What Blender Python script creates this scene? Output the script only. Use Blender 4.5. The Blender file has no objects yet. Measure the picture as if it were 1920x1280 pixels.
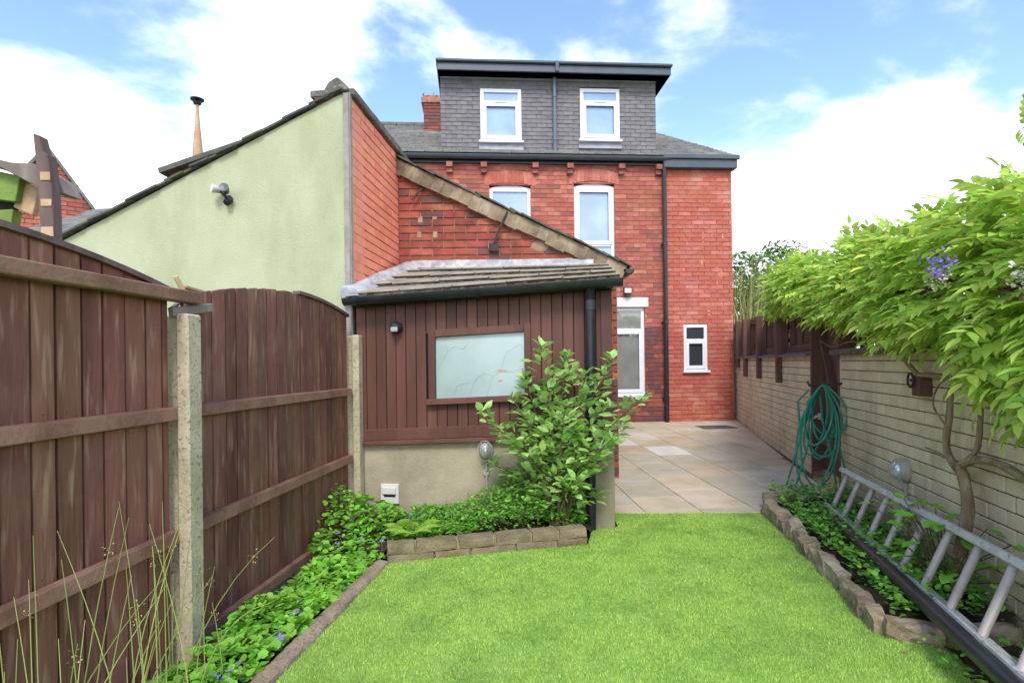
import bpy, bmesh, math, random
import numpy as np
from mathutils import Vector, Matrix, Euler

random.seed(7)
RNG = np.random.default_rng(7)
SC = bpy.context.scene
COL = SC.collection
R = math.radians

# ------------------------------------------------------------------ camera
F = 1040.0            # focal length in photo pixels (1920 wide)
CAMH = 1.2
YC = 681.0
ROLL = 0.012
CAM = Vector((0, 0, CAMH))
RV = Vector((math.cos(ROLL), 0, -math.sin(ROLL)))
UV = Vector((math.sin(ROLL), 0, math.cos(ROLL)))
cd = bpy.data.cameras.new('camera')
cam = bpy.data.objects.new('camera', cd)
COL.objects.link(cam)
cam.matrix_world = Matrix(((RV.x, UV.x, 0, 0), (RV.y, UV.y, -1, 0), (RV.z, UV.z, 0, CAMH), (0, 0, 0, 1)))
cd.sensor_width = 36.0
cd.lens = F / 1920 * 36
cd.shift_y = (YC - 640) / 1920
cd.clip_start = 0.05
cd.clip_end = 3000
SC.camera = cam

# ------------------------------------------------------------------ world and sun
SUN_EL, SUN_AZ = R(48), R(181)      # azimuth clockwise from +Y (north = into the picture)
W_ = bpy.data.worlds.new('World')
SC.world = W_
W_.use_nodes = True
nt = W_.node_tree
nt.nodes.clear()
def wn(t, **k):
    n = nt.nodes.new(t)
    for a, b in k.items():
        setattr(n, a, b)
    return n
sky = wn('ShaderNodeTexSky', sky_type='NISHITA', sun_disc=False)
sky.sun_elevation = SUN_EL
sky.sun_rotation = SUN_AZ
sky.air_density = 1.0
sky.dust_density = 0.6
sky.ozone_density = 2.5
bg1 = wn('ShaderNodeBackground'); bg1.inputs[1].default_value = 0.125
bg2 = wn('ShaderNodeBackground'); bg2.inputs[0].default_value = (0.90, 0.94, 1.0, 1); bg2.inputs[1].default_value = 0.80
tc = wn('ShaderNodeTexCoord')
sep = wn('ShaderNodeSeparateXYZ')
nt.links.new(tc.outputs['Generated'], sep.inputs[0])
def mth(op, a, b=None, c=None, clamp=False):
    n = wn('ShaderNodeMath', operation=op, use_clamp=clamp)
    for i, v in enumerate((a, b, c)):
        if v is None: continue
        if isinstance(v, (int, float)): n.inputs[i].default_value = v
        else: nt.links.new(v, n.inputs[i])
    return n.outputs[0]
zc = mth('MAXIMUM', sep.outputs[2], 0.0)
den = mth('ADD', zc, 0.22)
cx = mth('DIVIDE', sep.outputs[0], den)
cy = mth('DIVIDE', sep.outputs[1], den)
cmb = wn('ShaderNodeCombineXYZ')
nt.links.new(cx, cmb.inputs[0]); nt.links.new(cy, cmb.inputs[1])
cmb.inputs[2].default_value = 3.1
noi = wn('ShaderNodeTexNoise')
noi.inputs['Scale'].default_value = 1.35
noi.inputs['Detail'].default_value = 9
noi.inputs['Roughness'].default_value = 0.55
noi.inputs['Distortion'].default_value = 0.25
nt.links.new(cmb.outputs[0], noi.inputs['Vector'])
cover = mth('MAXIMUM', mth('MULTIPLY_ADD', zc, -1.6, 0.58), -0.09)           # thick cloud and haze low down, breaking up overhead
dens = mth('ADD', noi.outputs['Fac'], cover)
ramp = wn('ShaderNodeMapRange', interpolation_type='SMOOTHSTEP')
ramp.inputs['From Min'].default_value = 0.45
ramp.inputs['From Max'].default_value = 0.64
nt.links.new(dens, ramp.inputs['Value'])
noi2 = wn('ShaderNodeTexNoise'); noi2.inputs['Scale'].default_value = 2.6; noi2.inputs['Detail'].default_value = 7
nt.links.new(cmb.outputs[0], noi2.inputs['Vector'])
shd = wn('ShaderNodeMapRange'); shd.inputs['From Min'].default_value = 0.35; shd.inputs['From Max'].default_value = 0.65
shd.inputs['To Min'].default_value = 0.72; shd.inputs['To Max'].default_value = 1.12
nt.links.new(noi2.outputs['Fac'], shd.inputs['Value']); nt.links.new(shd.outputs[0], bg2.inputs[1])
mixs = wn('ShaderNodeMixShader')
nt.links.new(ramp.outputs[0], mixs.inputs[0])
nt.links.new(sky.outputs[0], bg1.inputs[0])
nt.links.new(bg1.outputs[0], mixs.inputs[1]); nt.links.new(bg2.outputs[0], mixs.inputs[2])
wo = wn('ShaderNodeOutputWorld')
nt.links.new(mixs.outputs[0], wo.inputs[0])

sd = bpy.data.lights.new('sun', 'SUN')
sd.energy = 1.0
sd.angle = R(18)
sd.color = (1.0, 0.95, 0.87)
sun = bpy.data.objects.new('sun', sd)
COL.objects.link(sun)
sdir = Vector((math.sin(SUN_AZ) * math.cos(SUN_EL), math.cos(SUN_AZ) * math.cos(SUN_EL), math.sin(SUN_EL)))
sun.rotation_euler = sdir.to_track_quat('Z', 'Y').to_euler()
sun.location = (6, -6, 12)

SC.view_settings.view_transform = 'Standard'
SC.view_settings.look = 'None'
SC.view_settings.exposure = 1.5
SC.view_settings.gamma = 1.0
SC.view_settings.use_curve_mapping = False

# ------------------------------------------------------------------ pixel helpers
def ray(px, py):
    return Vector((0, 1, 0)) + RV * ((px - 960) / F) + UV * ((YC - py) / F)
def Wp(px, py, d):
    return CAM + ray(px, py) * d
def G(px, py, z=0.0):
    r = ray(px, py)
    return CAM + r * ((z - CAMH) / r.z)

class Frame:
    """vertical reference plane: local x along, y into the plane away from the viewer, z up"""
    def __init__(s, ox, oy, tx, ty, oz=0.0):
        l = math.hypot(tx, ty)
        s.o = Vector((ox, oy, oz)); s.t = Vector((tx / l, ty / l, 0)); s.n = Vector((-ty / l, tx / l, 0))
        s.ang = math.atan2(ty, tx)
    def hit(s, px, py, y=0.0):
        r = ray(px, py)
        p0 = s.o + s.n * y
        k = (p0 - CAM).dot(s.n) / r.dot(s.n)
        p = CAM + r * k
        q = p - s.o
        return q.dot(s.t), q.z
    def loc(s, p):
        q = Vector(p) - s.o
        return Vector((q.dot(s.t), q.dot(s.n), q.z))
    def world(s, x, y, z):
        return s.o + s.t * x + s.n * y + Vector((0, 0, z))

# ------------------------------------------------------------------ object helpers
def tag(o, label=None, cat=None, group=None, kind=None):
    if label: o['label'] = label
    if cat: o['category'] = cat
    if group: o['group'] = group
    if kind: o['kind'] = kind
    return o
def empty(name, loc, rz=0.0, label=None, cat=None, group=None, kind=None):
    o = bpy.data.objects.new(name, None)
    o.empty_display_size = 0.1
    COL.objects.link(o)
    o.location = loc
    o.rotation_euler = (0, 0, rz)
    return tag(o, label, cat, group, kind)
def root_of(fr, name, label, cat, group=None):
    return empty(name, fr.o, fr.ang, label, cat, group)
def link(name, me, mat=None, parent=None, loc=(0, 0, 0), rot=(0, 0, 0), scale=(1, 1, 1)):
    o = bpy.data.objects.new(name, me)
    COL.objects.link(o)
    if mat is not None and not me.materials: me.materials.append(mat)
    if parent is not None: o.parent = parent
    o.location = loc; o.rotation_euler = rot; o.scale = scale
    return o

class MB:
    def __init__(s, xf=None):
        s.v = []; s.f = []; s.xf = xf
    def add(s, vs, fs):
        b = len(s.v)
        for p in vs:
            p = Vector(p)
            s.v.append(tuple(s.xf(p)) if s.xf else tuple(p))
        s.f += [tuple(b + i for i in f) for f in fs]
    def box8(s, c):
        s.add(c, [(0, 3, 2, 1), (4, 5, 6, 7), (0, 1, 5, 4), (1, 2, 6, 5), (2, 3, 7, 6), (3, 0, 4, 7)])
    def box(s, x0, x1, y0, y1, z0, z1):
        s.box8([(x0, y0, z0), (x1, y0, z0), (x1, y1, z0), (x0, y1, z0), (x0, y0, z1), (x1, y0, z1), (x1, y1, z1), (x0, y1, z1)])
    def obox(s, c, size, m):
        c = Vector(c)
        hx, hy, hz = size[0] / 2, size[1] / 2, size[2] / 2
        s.box8([c + m @ Vector(p) for p in ((-hx, -hy, -hz), (hx, -hy, -hz), (hx, hy, -hz), (-hx, hy, -hz), (-hx, -hy, hz), (hx, -hy, hz), (hx, hy, hz), (-hx, hy, hz))])
    def beam(s, p0, p1, w, h, up=(0, 0, 1)):
        p0, p1 = Vector(p0), Vector(p1)
        a = (p1 - p0); L = a.length; a.normalize()
        b = Vector(up).cross(a)
        if b.length < 1e-4: b = Vector((1, 0, 0))
        b.normalize(); c = a.cross(b)
        m = Matrix((a, b, c)).transposed()
        s.obox((p0 + p1) / 2, (L, w, h), m)
    def prism(s, poly, fn0, fn1):
        """poly: list of 2-D points, fn0/fn1 map (a,b) to front/back 3-D points"""
        n = len(poly)
        vs = [fn0(*p) for p in poly] + [fn1(*p) for p in poly]
        fs = [tuple(range(n)), tuple(reversed(range(n, 2 * n)))]
        fs += [(i, i + n, (i + 1) % n + n, (i + 1) % n) for i in range(n)]
        s.add(vs, fs)
    def tube(s, pts, r, n=8, cap=True):
        pts = [Vector(p) for p in pts]
        rs = r if isinstance(r, (list, tuple)) else [r] * len(pts)
        vs = []; fs = []
        prev = None
        for i, p in enumerate(pts):
            if i == 0: a = pts[1] - p
            elif i == len(pts) - 1: a = p - pts[i - 1]
            else: a = pts[i + 1] - pts[i - 1]
            if a.length < 1e-9: a = Vector((0, 0, 1))
            a.normalize()
            if prev is None:
                ref = Vector((0, 0, 1)) if abs(a.z) < 0.9 else Vector((1, 0, 0))
                b = ref.cross(a).normalized()
            else:
                b = prev - a * prev.dot(a)
                b = b.normalized() if b.length > 1e-6 else Vector((1, 0, 0)).cross(a).normalized()
            prev = b
            c = a.cross(b)
            for k in range(n):
                t = 2 * math.pi * k / n
                vs.append(p + (b * math.cos(t) + c * math.sin(t)) * rs[i])
        for i in range(len(pts) - 1):
            for k in range(n):
                fs.append((i * n + k, i * n + (k + 1) % n, (i + 1) * n + (k + 1) % n, (i + 1) * n + k))
        if cap:
            fs.append(tuple(reversed(range(n))))
            fs.append(tuple((len(pts) - 1) * n + k for k in range(n)))
        s.add(vs, fs)
    def lathe(s, prof, n=20, m=None, c=(0, 0, 0)):
        """prof: (radius, height) pairs about local z"""
        c = Vector(c); m = m or Matrix.Identity(3)
        vs = []; fs = []
        for r_, h in prof:
            for k in range(n):
                t = 2 * math.pi * k / n
                vs.append(c + m @ Vector((r_ * math.cos(t), r_ * math.sin(t), h)))
        for i in range(len(prof) - 1):
            for k in range(n):
                fs.append((i * n + k, i * n + (k + 1) % n, (i + 1) * n + (k + 1) % n, (i + 1) * n + k))
        fs.append(tuple(reversed(range(n)))); fs.append(tuple((len(prof) - 1) * n + k for k in range(n)))
        s.add(vs, fs)
    def mesh(s, name, smooth=False, bevel=0.0, seg=1):
        me = bpy.data.meshes.new(name)
        me.from_pydata(s.v, [], s.f)
        bm = bmesh.new(); bm.from_mesh(me)
        bmesh.ops.recalc_face_normals(bm, faces=bm.faces)
        if bevel > 0:
            es = [e for e in bm.edges if len(e.link_faces) == 2 and e.calc_face_angle(0) > 0.5]
            bmesh.ops.bevel(bm, geom=es, offset=bevel, segments=seg, affect='EDGES', clamp_overlap=True)
        bm.to_mesh(me); bm.free()
        if smooth:
            me.polygons.foreach_set('use_smooth', [True] * len(me.polygons))
            me.set_sharp_from_angle(angle=R(40))
        me.update()
        return me
    def build(s, name, mat, parent=None, smooth=False, bevel=0.0, seg=1):
        me = s.mesh(name, smooth, bevel, seg)
        if parent is None:          # a thing of its own: origin at its base
            co = np.array([v.co for v in me.vertices])
            c = Vector(((co[:, 0].min() + co[:, 0].max()) / 2, (co[:, 1].min() + co[:, 1].max()) / 2, co[:, 2].min()))
            me.transform(Matrix.Translation(-c))
            return link(name, me, mat, None, c)
        return link(name, me, mat, parent)

def np_mesh(name, verts, faces, mat=None, smooth=False):
    """verts (n,3), faces (m,k) of equal size"""
    me = bpy.data.meshes.new(name)
    n = len(verts); m, k = faces.shape
    me.vertices.add(n); me.vertices.foreach_set('co', np.ascontiguousarray(verts, dtype=np.float32).ravel())
    me.loops.add(m * k); me.loops.foreach_set('vertex_index', np.ascontiguousarray(faces, dtype=np.int32).ravel())
    me.polygons.add(m); me.polygons.foreach_set('loop_start', np.arange(0, m * k, k, dtype=np.int32))
    me.polygons.foreach_set('use_smooth', np.full(m, bool(smooth)))
    me.update(calc_edges=True)
    if mat is not None: me.materials.append(mat)
    return me
def inst(tv, tf, pos, mats, scale):
    """copy template (tv,tf) to every pos with 3x3 mats and scale -> verts, faces"""
    tv = np.asarray(tv, float); tf = np.asarray(tf, int)
    n = len(pos)
    V = np.einsum('nij,kj->nki', mats, tv) * np.asarray(scale).reshape(-1, 1, 1) + np.asarray(pos)[:, None, :]
    Fc = tf[None] + (np.arange(n) * len(tv))[:, None, None]
    return V.reshape(-1, 3), Fc.reshape(-1, tf.shape[1])
def frames_from(dirs, ups):
    a = dirs / np.linalg.norm(dirs, axis=1, keepdims=True)
    b = np.cross(ups, a); b /= np.maximum(np.linalg.norm(b, axis=1, keepdims=True), 1e-6)
    c = np.cross(a, b)
    return np.stack([a, b, c], axis=2)

# ------------------------------------------------------------------ materials
def lin(h):
    h = h.lstrip('#')
    c = [int(h[i:i + 2], 16) / 255 for i in (0, 2, 4)]
    return tuple(x / 12.92 if x <= 0.04045 else ((x + 0.055) / 1.055) ** 2.4 for x in c) + (1,)
def mixc(t, a, b, fac):
    n = t.nodes.new('ShaderNodeMix'); n.data_type = 'RGBA'
    for sock, v in ((n.inputs[6], a), (n.inputs[7], b), (n.inputs[0], fac)):
        if hasattr(v, 'is_linked'): t.links.new(v, sock)
        elif isinstance(v, (int, float)): sock.default_value = v
        else: sock.default_value = v
    return n.outputs[2]
def M(name, c1, c2=None, scale=6.0, rough=0.75, bump=0.2, bscale=60.0, rand=0.0, c3=None, stain=None, stain_scale=1.2,
      stain_amt=0.5, stretch=(1, 1, 1), spec=0.35, metal=0.0, trans=0.0, palette=None, local=False, lo=0.4, hi=0.62, streak=None):
    m = bpy.data.materials.new(name); m.use_nodes = True
    t = m.node_tree; nd = t.nodes; L = t.links
    p = nd['Principled BSDF']
    geo = nd.new('ShaderNodeNewGeometry'); oi = nd.new('ShaderNodeObjectInfo')
    add = nd.new('ShaderNodeMath'); add.operation = 'ADD'
    L.new(oi.outputs['Random'], add.inputs[0]); L.new(geo.outputs['Random Per Island'], add.inputs[1])
    fr = nd.new('ShaderNodeMath'); fr.operation = 'FRACT'; L.new(add.outputs[0], fr.inputs[0])
    rnd = fr.outputs[0]
    # position in world metres, shifted per piece so that pieces differ
    off = nd.new('ShaderNodeVectorMath'); off.operation = 'SCALE'
    off.inputs[0].default_value = (37.0, 17.0, 53.0); L.new(rnd, off.inputs['Scale'])
    vec = nd.new('ShaderNodeVectorMath'); vec.operation = 'ADD'
    if local:
        tcn = nd.new('ShaderNodeTexCoord'); L.new(tcn.outputs['Object'], vec.inputs[0])
    else:
        L.new(geo.outputs['Position'], vec.inputs[0])
    L.new(off.outputs[0], vec.inputs[1])
    mp = nd.new('ShaderNodeVectorMath'); mp.operation = 'MULTIPLY'
    mp.inputs[1].default_value = stretch; L.new(vec.outputs[0], mp.inputs[0])
    n1 = nd.new('ShaderNodeTexNoise'); n1.inputs['Scale'].default_value = scale; n1.inputs['Detail'].default_value = 6
    n1.inputs['Roughness'].default_value = 0.6
    L.new(mp.outputs[0], n1.inputs['Vector'])
    mr = nd.new('ShaderNodeMapRange'); mr.inputs['From Min'].default_value = lo; mr.inputs['From Max'].default_value = hi
    L.new(n1.outputs['Fac'], mr.inputs['Value'])
    if palette:
        cr = nd.new('ShaderNodeValToRGB'); cr.color_ramp.interpolation = 'CONSTANT'
        els = cr.color_ramp.elements
        els[0].position = 0; els[0].color = palette[0][1]
        els[1].position = palette[1][0]; els[1].color = palette[1][1]
        for pos, c in palette[2:]:
            e = els.new(pos); e.color = c
        L.new(rnd, cr.inputs[0])
        base = cr.outputs[0]
        col = mixc(t, base, c2 if c2 else c1, mr.outputs[0])
        if c2:
            mm = nd.new('ShaderNodeMath'); mm.operation = 'MULTIPLY'; mm.inputs[1].default_value = 0.45
            L.new(mr.outputs[0], mm.inputs[0]); t.links.new(mm.outputs[0], col.node.inputs[0])
    else:
        col = mixc(t, c1, c2 if c2 else c1, mr.outputs[0])
    if c3:
        n3 = nd.new('ShaderNodeTexNoise'); n3.inputs['Scale'].default_value = bscale * 0.7; n3.inputs['Detail'].default_value = 3
        L.new(mp.outputs[0], n3.inputs['Vector'])
        m3 = nd.new('ShaderNodeMapRange'); m3.inputs['From Min'].default_value = 0.55; m3.inputs['From Max'].default_value = 0.72
        L.new(n3.outputs['Fac'], m3.inputs['Value'])
        col = mixc(t, col, c3, m3.outputs[0])
    if stain:
        n4 = nd.new('ShaderNodeTexNoise'); n4.inputs['Scale'].default_value = stain_scale; n4.inputs['Detail'].default_value = 7
        n4.inputs['Roughness'].default_value = 0.65
        if streak:
            sv = nd.new('ShaderNodeVectorMath'); sv.operation = 'MULTIPLY'; sv.inputs[1].default_value = (1, 1, streak)
            L.new(geo.outputs['Position'], sv.inputs[0]); L.new(sv.outputs[0], n4.inputs['Vector'])
        else:
            L.new(geo.outputs['Position'], n4.inputs['Vector'])
        m4 = nd.new('ShaderNodeMapRange'); m4.inputs['From Min'].default_value = 0.47; m4.inputs['From Max'].default_value = 0.7
        m4.inputs['To Max'].default_value = stain_amt
        L.new(n4.outputs['Fac'], m4.inputs['Value'])
        col = mixc(t, col, stain, m4.outputs[0])
    if rand:
        hsv = nd.new('ShaderNodeHueSaturation')
        mv = nd.new('ShaderNodeMapRange'); mv.inputs['To Min'].default_value = 1 - rand; mv.inputs['To Max'].default_value = 1 + rand
        L.new(rnd, mv.inputs['Value']); L.new(mv.outputs[0], hsv.inputs['Value'])
        hm = nd.new('ShaderNodeMapRange'); hm.inputs['To Min'].default_value = 0.5 - rand * 0.05; hm.inputs['To Max'].default_value = 0.5 + rand * 0.05
        r2 = nd.new('ShaderNodeMath'); r2.operation = 'FRACT'
        r3 = nd.new('ShaderNodeMath'); r3.operation = 'MULTIPLY'; r3.inputs[1].default_value = 7.31
        L.new(rnd, r3.inputs[0]); L.new(r3.outputs[0], r2.inputs[0]); L.new(r2.outputs[0], hm.inputs['Value'])
        L.new(hm.outputs[0], hsv.inputs['Hue'])
        L.new(col, hsv.inputs['Color']); col = hsv.outputs[0]
    L.new(col, p.inputs['Base Color'])
    p.inputs['Roughness'].default_value = rough
    p.inputs['Specular IOR Level'].default_value = spec
    p.inputs['Metallic'].default_value = metal
    if bump:
        n2 = nd.new('ShaderNodeTexNoise'); n2.inputs['Scale'].default_value = bscale; n2.inputs['Detail'].default_value = 4
        L.new(mp.outputs[0], n2.inputs['Vector'])
        bp = nd.new('ShaderNodeBump'); bp.inputs['Strength'].default_value = bump; bp.inputs['Distance'].default_value = 0.01
        L.new(n2.outputs['Fac'], bp.inputs['Height']); L.new(bp.outputs[0], p.inputs['Normal'])
    if trans:
        tr = nd.new('ShaderNodeBsdfTranslucent'); L.new(col, tr.inputs[0])
        ms = nd.new('ShaderNodeMixShader'); ms.inputs[0].default_value = trans
        L.new(p.outputs[0], ms.inputs[1]); L.new(tr.outputs[0], ms.inputs[2])
        L.new(ms.outputs[0], nd['Material Output'].inputs[0])
    return m

def glassmat(name, body, gloss=0.3, rough=0.03, c2=None):
    """window pane: a clear reflecting sheet over the pale room or blind behind it"""
    m = bpy.data.materials.new(name); m.use_nodes = True
    t = m.node_tree; nd = t.nodes; L = t.links
    p = nd['Principled BSDF']
    n = nd.new('ShaderNodeTexNoise'); n.inputs['Scale'].default_value = 2.5; n.inputs['Detail'].default_value = 4
    g = nd.new('ShaderNodeNewGeometry'); L.new(g.outputs['Position'], n.inputs['Vector'])
    mr = nd.new('ShaderNodeMapRange'); mr.inputs['From Min'].default_value = 0.38; mr.inputs['From Max'].default_value = 0.65
    L.new(n.outputs['Fac'], mr.inputs['Value'])
    col = mixc(t, body, c2 or body, mr.outputs[0])
    L.new(col, p.inputs['Base Color'])
    p.inputs['Roughness'].default_value = 0.6
    gl = nd.new('ShaderNodeBsdfGlossy'); gl.inputs['Roughness'].default_value = rough
    ms = nd.new('ShaderNodeMixShader'); ms.inputs[0].default_value = gloss
    L.new(p.outputs[0], ms.inputs[1]); L.new(gl.outputs[0], ms.inputs[2])
    L.new(ms.outputs[0], nd['Material Output'].inputs[0])
    return m

m_soil = M('soil', lin('#4a3a2c'), lin('#2f251c'), 9, 0.95, 0.6, 40)
m_ground = M('ground_earth', lin('#6a6a55'), lin('#55603f'), 0.8, 0.95, 0.3, 20)
m_turf = M('turf_backing', lin('#93b656'), lin('#82a648'), 7, 0.9, 0.5, 150, stain=lin('#6aa83c'), stain_scale=2.0)
m_blade = M('turf_blade', lin('#c2dc74'), lin('#aace5c'), 2.2, 0.55, 0, rand=0.25, trans=0.3, stain=lin('#7ea64a'), stain_scale=3.2, stain_amt=0.85)
m_slab = M('sandstone_slab', lin('#b3a88f'), lin('#b3a88f'), 3.0, 0.85, 0.25, 70, rand=0.07,
           palette=[(0, lin('#c6bca6')), (0.22, lin('#cbb99c')), (0.42, lin('#bfb8a4')), (0.6, lin('#cdbca2')), (0.78, lin('#cbc3b0')), (0.92, lin('#d0bda8'))],
           stain=lin('#a08f62'), stain_scale=1.7, stain_amt=0.55)
m_slab_w = M('pale_slab', lin('#dcdad0'), lin('#cfccc0'), 4, 0.8, 0.2, 70)
m_joint = M('sand_joint', lin('#a89268'), lin('#8d7f58'), 5, 0.95, 0.3, 80)
m_brick_new = M('new_red_brick', lin('#b4553f'), lin('#a2452f'), 14, 0.85, 0.35, 120, rand=0.1,
                palette=[(0, lin('#bb6957')), (0.3, lin('#b46250')), (0.55, lin('#c27362')), (0.8, lin('#ae5e4d'))], stain=lin('#d3b3a3'), stain_scale=2.3, stain_amt=0.25)
m_mortar_new = M('pale_mortar', lin('#d09a88'), lin('#c48d7a'), 6, 0.95, 0.3, 90)
m_brick_old = M('old_red_brick', lin('#a94d38'), lin('#8a4234'), 12, 0.88, 0.4, 110, rand=0.14,
                palette=[(0, lin('#b96f5c')), (0.3, lin('#ad6453')), (0.56, lin('#bd7865')), (0.78, lin('#9c5f50')), (0.9, lin('#84574f'))], stain=lin('#a55c4a'), stain_scale=1.1, stain_amt=0.5)
m_brick_soot = M('sooty_brick', lin('#7a4036'), lin('#54332d'), 10, 0.88, 0.4, 110, rand=0.2,
                 palette=[(0, lin('#8f5348')), (0.3, lin('#77504a')), (0.6, lin('#9c5a4a')), (0.8, lin('#654a48'))])
m_mortar_old = M('old_mortar', lin('#b07a66'), lin('#a06d5a'), 6, 0.95, 0.3, 90)
m_brick_gable = M('gable_brick', lin('#a8452f'), lin('#7c3b2f'), 9, 0.88, 0.45, 90, rand=0.14,
                  palette=[(0, lin('#b8634f')), (0.3, lin('#ae5a48')), (0.55, lin('#be6e58')), (0.76, lin('#a35648')), (0.9, lin('#6a4d48'))],
                  stain=lin('#43302c'), stain_scale=2.6, stain_amt=0.7)
m_mortar_cream = M('cream_mortar', lin('#b3947a'), lin('#9a7d64'), 6, 0.95, 0.3, 90)
m_brick_paint = M('painted_red_brick', lin('#f29676'), lin('#ea8867'), 5, 0.6, 0.2, 90, rand=0.05)
m_mortar_dark = M('dark_mortar', lin('#7d4a3c'), lin('#6a4036'), 6, 0.95, 0.3, 90)
m_cream_brick = M('cream_painted_brick', lin('#d6c5a6'), lin('#cbb999'), 4, 0.75, 0.35, 70, rand=0.06, stain=lin('#9a8a6c'), stain_scale=3.0, stain_amt=0.55, streak=0.25)
m_cream_joint = M('cream_joint', lin('#7d6c52'), lin('#62543f'), 5, 0.95, 0.3, 90)
m_green = M('green_render', lin('#b9bc9a'), lin('#b0b48e'), 1.6, 0.9, 0.35, 80, stain=lin('#979c74'), stain_scale=2.2, stain_amt=0.6, streak=0.3)
m_render = M('cement_render', lin('#b3a88f'), lin('#9f957c'), 2.2, 0.9, 0.35, 60, stain=lin('#6f6a52'), stain_scale=1.8, stain_amt=0.55)
m_conc = M('concrete', lin('#d0c1a2'), lin('#bdae90'), 7, 0.92, 0.5, 90, c3=lin('#8a8068'), stain=lin('#8a8a66'), stain_scale=3.0, stain_amt=0.4)
m_kerb = M('kerb_concrete', lin('#ab987f'), lin('#937f68'), 9, 0.95, 0.7, 120, c3=lin('#6f604e'))
m_cornerst = M('grey_corner_bead', lin('#a29c93'), lin('#8d877d'), 8, 0.9, 0.3, 60)
m_brown = M('brown_stained_timber', lin('#875a49'), lin('#673f32'), 5, 0.72, 0.6, 55, rand=0.17, stretch=(1, 1, 0.12), c3=lin('#a07a64'), stain=lin('#97725c'), stain_scale=2.5, stain_amt=0.45)
m_rail = M('weathered_rail', lin('#97705c'), lin('#7f5844'), 6, 0.75, 0.35, 60, rand=0.1, c3=lin('#8c7060'))
m_dkbrown = M('dark_brown_cladding', lin('#6c483c'), lin('#5a3a30'), 4, 0.6, 0.3, 50, rand=0.13, stretch=(1, 1, 0.12), stain=lin('#6a4337'), stain_scale=2.2, stain_amt=0.35)
m_gate = M('brown_gate_timber', lin('#67483f'), lin('#573b34'), 5, 0.7, 0.3, 50, rand=0.1, stretch=(1, 1, 0.15))
m_grey_wood = M('grey_weathered_wood', lin('#8d8378'), lin('#6e645b'), 8, 0.85, 0.5, 60, rand=0.12, stretch=(1, 1, 0.2))
m_post_wood = M('old_brown_post', lin('#75615a'), lin('#5d4a45'), 7, 0.85, 0.5, 60, stretch=(1, 1, 0.2))
m_pale_wood = M('bare_pale_wood', lin('#c2a580'), lin('#a98a66'), 8, 0.8, 0.3, 60)
m_lime = M('lime_green_paint', lin('#7f9a44'), lin('#6b8438'), 6, 0.7, 0.3, 60)
m_tile = M('concrete_roof_tile', lin('#a59c8c'), lin('#8f8676'), 5, 0.92, 0.5, 80, rand=0.08, stain=lin('#6c6352'), stain_scale=4, stain_amt=0.5)
m_hung = M('grey_hung_tile', lin('#7c7878'), lin('#6e6a6b'), 9, 0.75, 0.25, 90, rand=0.09)
m_slate = M('roof_slate', lin('#7d7a76'), lin('#66645f'), 5, 0.7, 0.4, 30, rand=0.15, stain=lin('#8c8a68'), stain_scale=1.5, stain_amt=0.5)
m_dslate = M('dark_slate', lin('#4b4a4a'), lin('#5a5a4a'), 7, 0.75, 0.4, 50, rand=0.2, stain=lin('#6f7a50'), stain_scale=4, stain_amt=0.6)
m_verge = M('verge_mortar', lin('#a8977d'), lin('#857358'), 4, 0.92, 0.5, 60, stain=lin('#4d4034'), stain_scale=3.5, stain_amt=0.8)
m_flash = M('white_flashing_paint', lin('#bdbdbb'), lin('#98989a'), 9, 0.75, 0.6, 40, stain=lin('#7f7a72'), stain_scale=6, stain_amt=0.75)
m_lead = M('lead_apron', lin('#8e9096'), lin('#a2a4a8'), 6, 0.55, 0.3, 30)
m_black = M('black_plastic', lin('#22262a'), lin('#2b3035'), 5, 0.35, 0.05, 30, spec=0.5)
m_grey_pl = M('slate_grey_plastic', lin('#4d565c'), lin('#454e54'), 4, 0.4, 0.05, 30, spec=0.5)
m_grey_pipe = M('grey_pipe', lin('#68727a'), lin('#5c666e'), 4, 0.4, 0.05, 30, spec=0.5)
m_upvc = M('white_upvc', lin('#e6e7ea'), lin('#dfe0e4'), 3, 0.3, 0.03, 20, spec=0.5)
m_stonew = M('painted_lintel', lin('#e4e2df'), lin('#d2cfca'), 6, 0.7, 0.3, 60)
m_lime_stain = M('lime_bloom', lin('#d8b5a8'), lin('#c08474'), 40, 0.95, 0.3, 90, lo=0.35, hi=0.65)
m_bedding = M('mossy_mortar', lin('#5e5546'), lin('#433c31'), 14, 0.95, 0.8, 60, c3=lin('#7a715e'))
m_corbel = M('brick_corbel', lin('#a8685a'), lin('#8e5448'), 8, 0.85, 0.4, 80, rand=0.15)
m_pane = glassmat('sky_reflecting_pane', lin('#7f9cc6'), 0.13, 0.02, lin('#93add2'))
m_pane_g = glassmat('grey_room_pane', lin('#77786f'), 0.14, 0.02, lin('#8a8b84'))
m_pane_d = glassmat('dark_room_pane', lin('#25282a'), 0.1, 0.02)
m_frost = glassmat('frosted_cracked_pane', lin('#9db3ae'), 0.12, 0.25, lin('#b1c4be'))
m_crack = M('crack_line', lin('#7c8c88'), None, 5, 0.8, 0)
m_orange = M('orange_smear', lin('#c58a6a'), lin('#b5b0a4'), 30, 0.7, 0.0, lo=0.35, hi=0.7)
m_alu = M('weathered_aluminium', lin('#d2d2cd'), lin('#bcbcb6'), 9, 0.45, 0.2, 60, metal=0.2, c3=lin('#9a9892'))
m_rung = M('dull_rung', lin('#bcb1a8'), lin('#a89d95'), 9, 0.5, 0.2, 60, metal=0.15)
m_hose = M('green_hose', lin('#1f8a72'), lin('#177560'), 6, 0.4, 0.05, 40, spec=0.5)
m_blue = M('blue_connector', lin('#2b6f9a'), None, 6, 0.4, 0)
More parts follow.
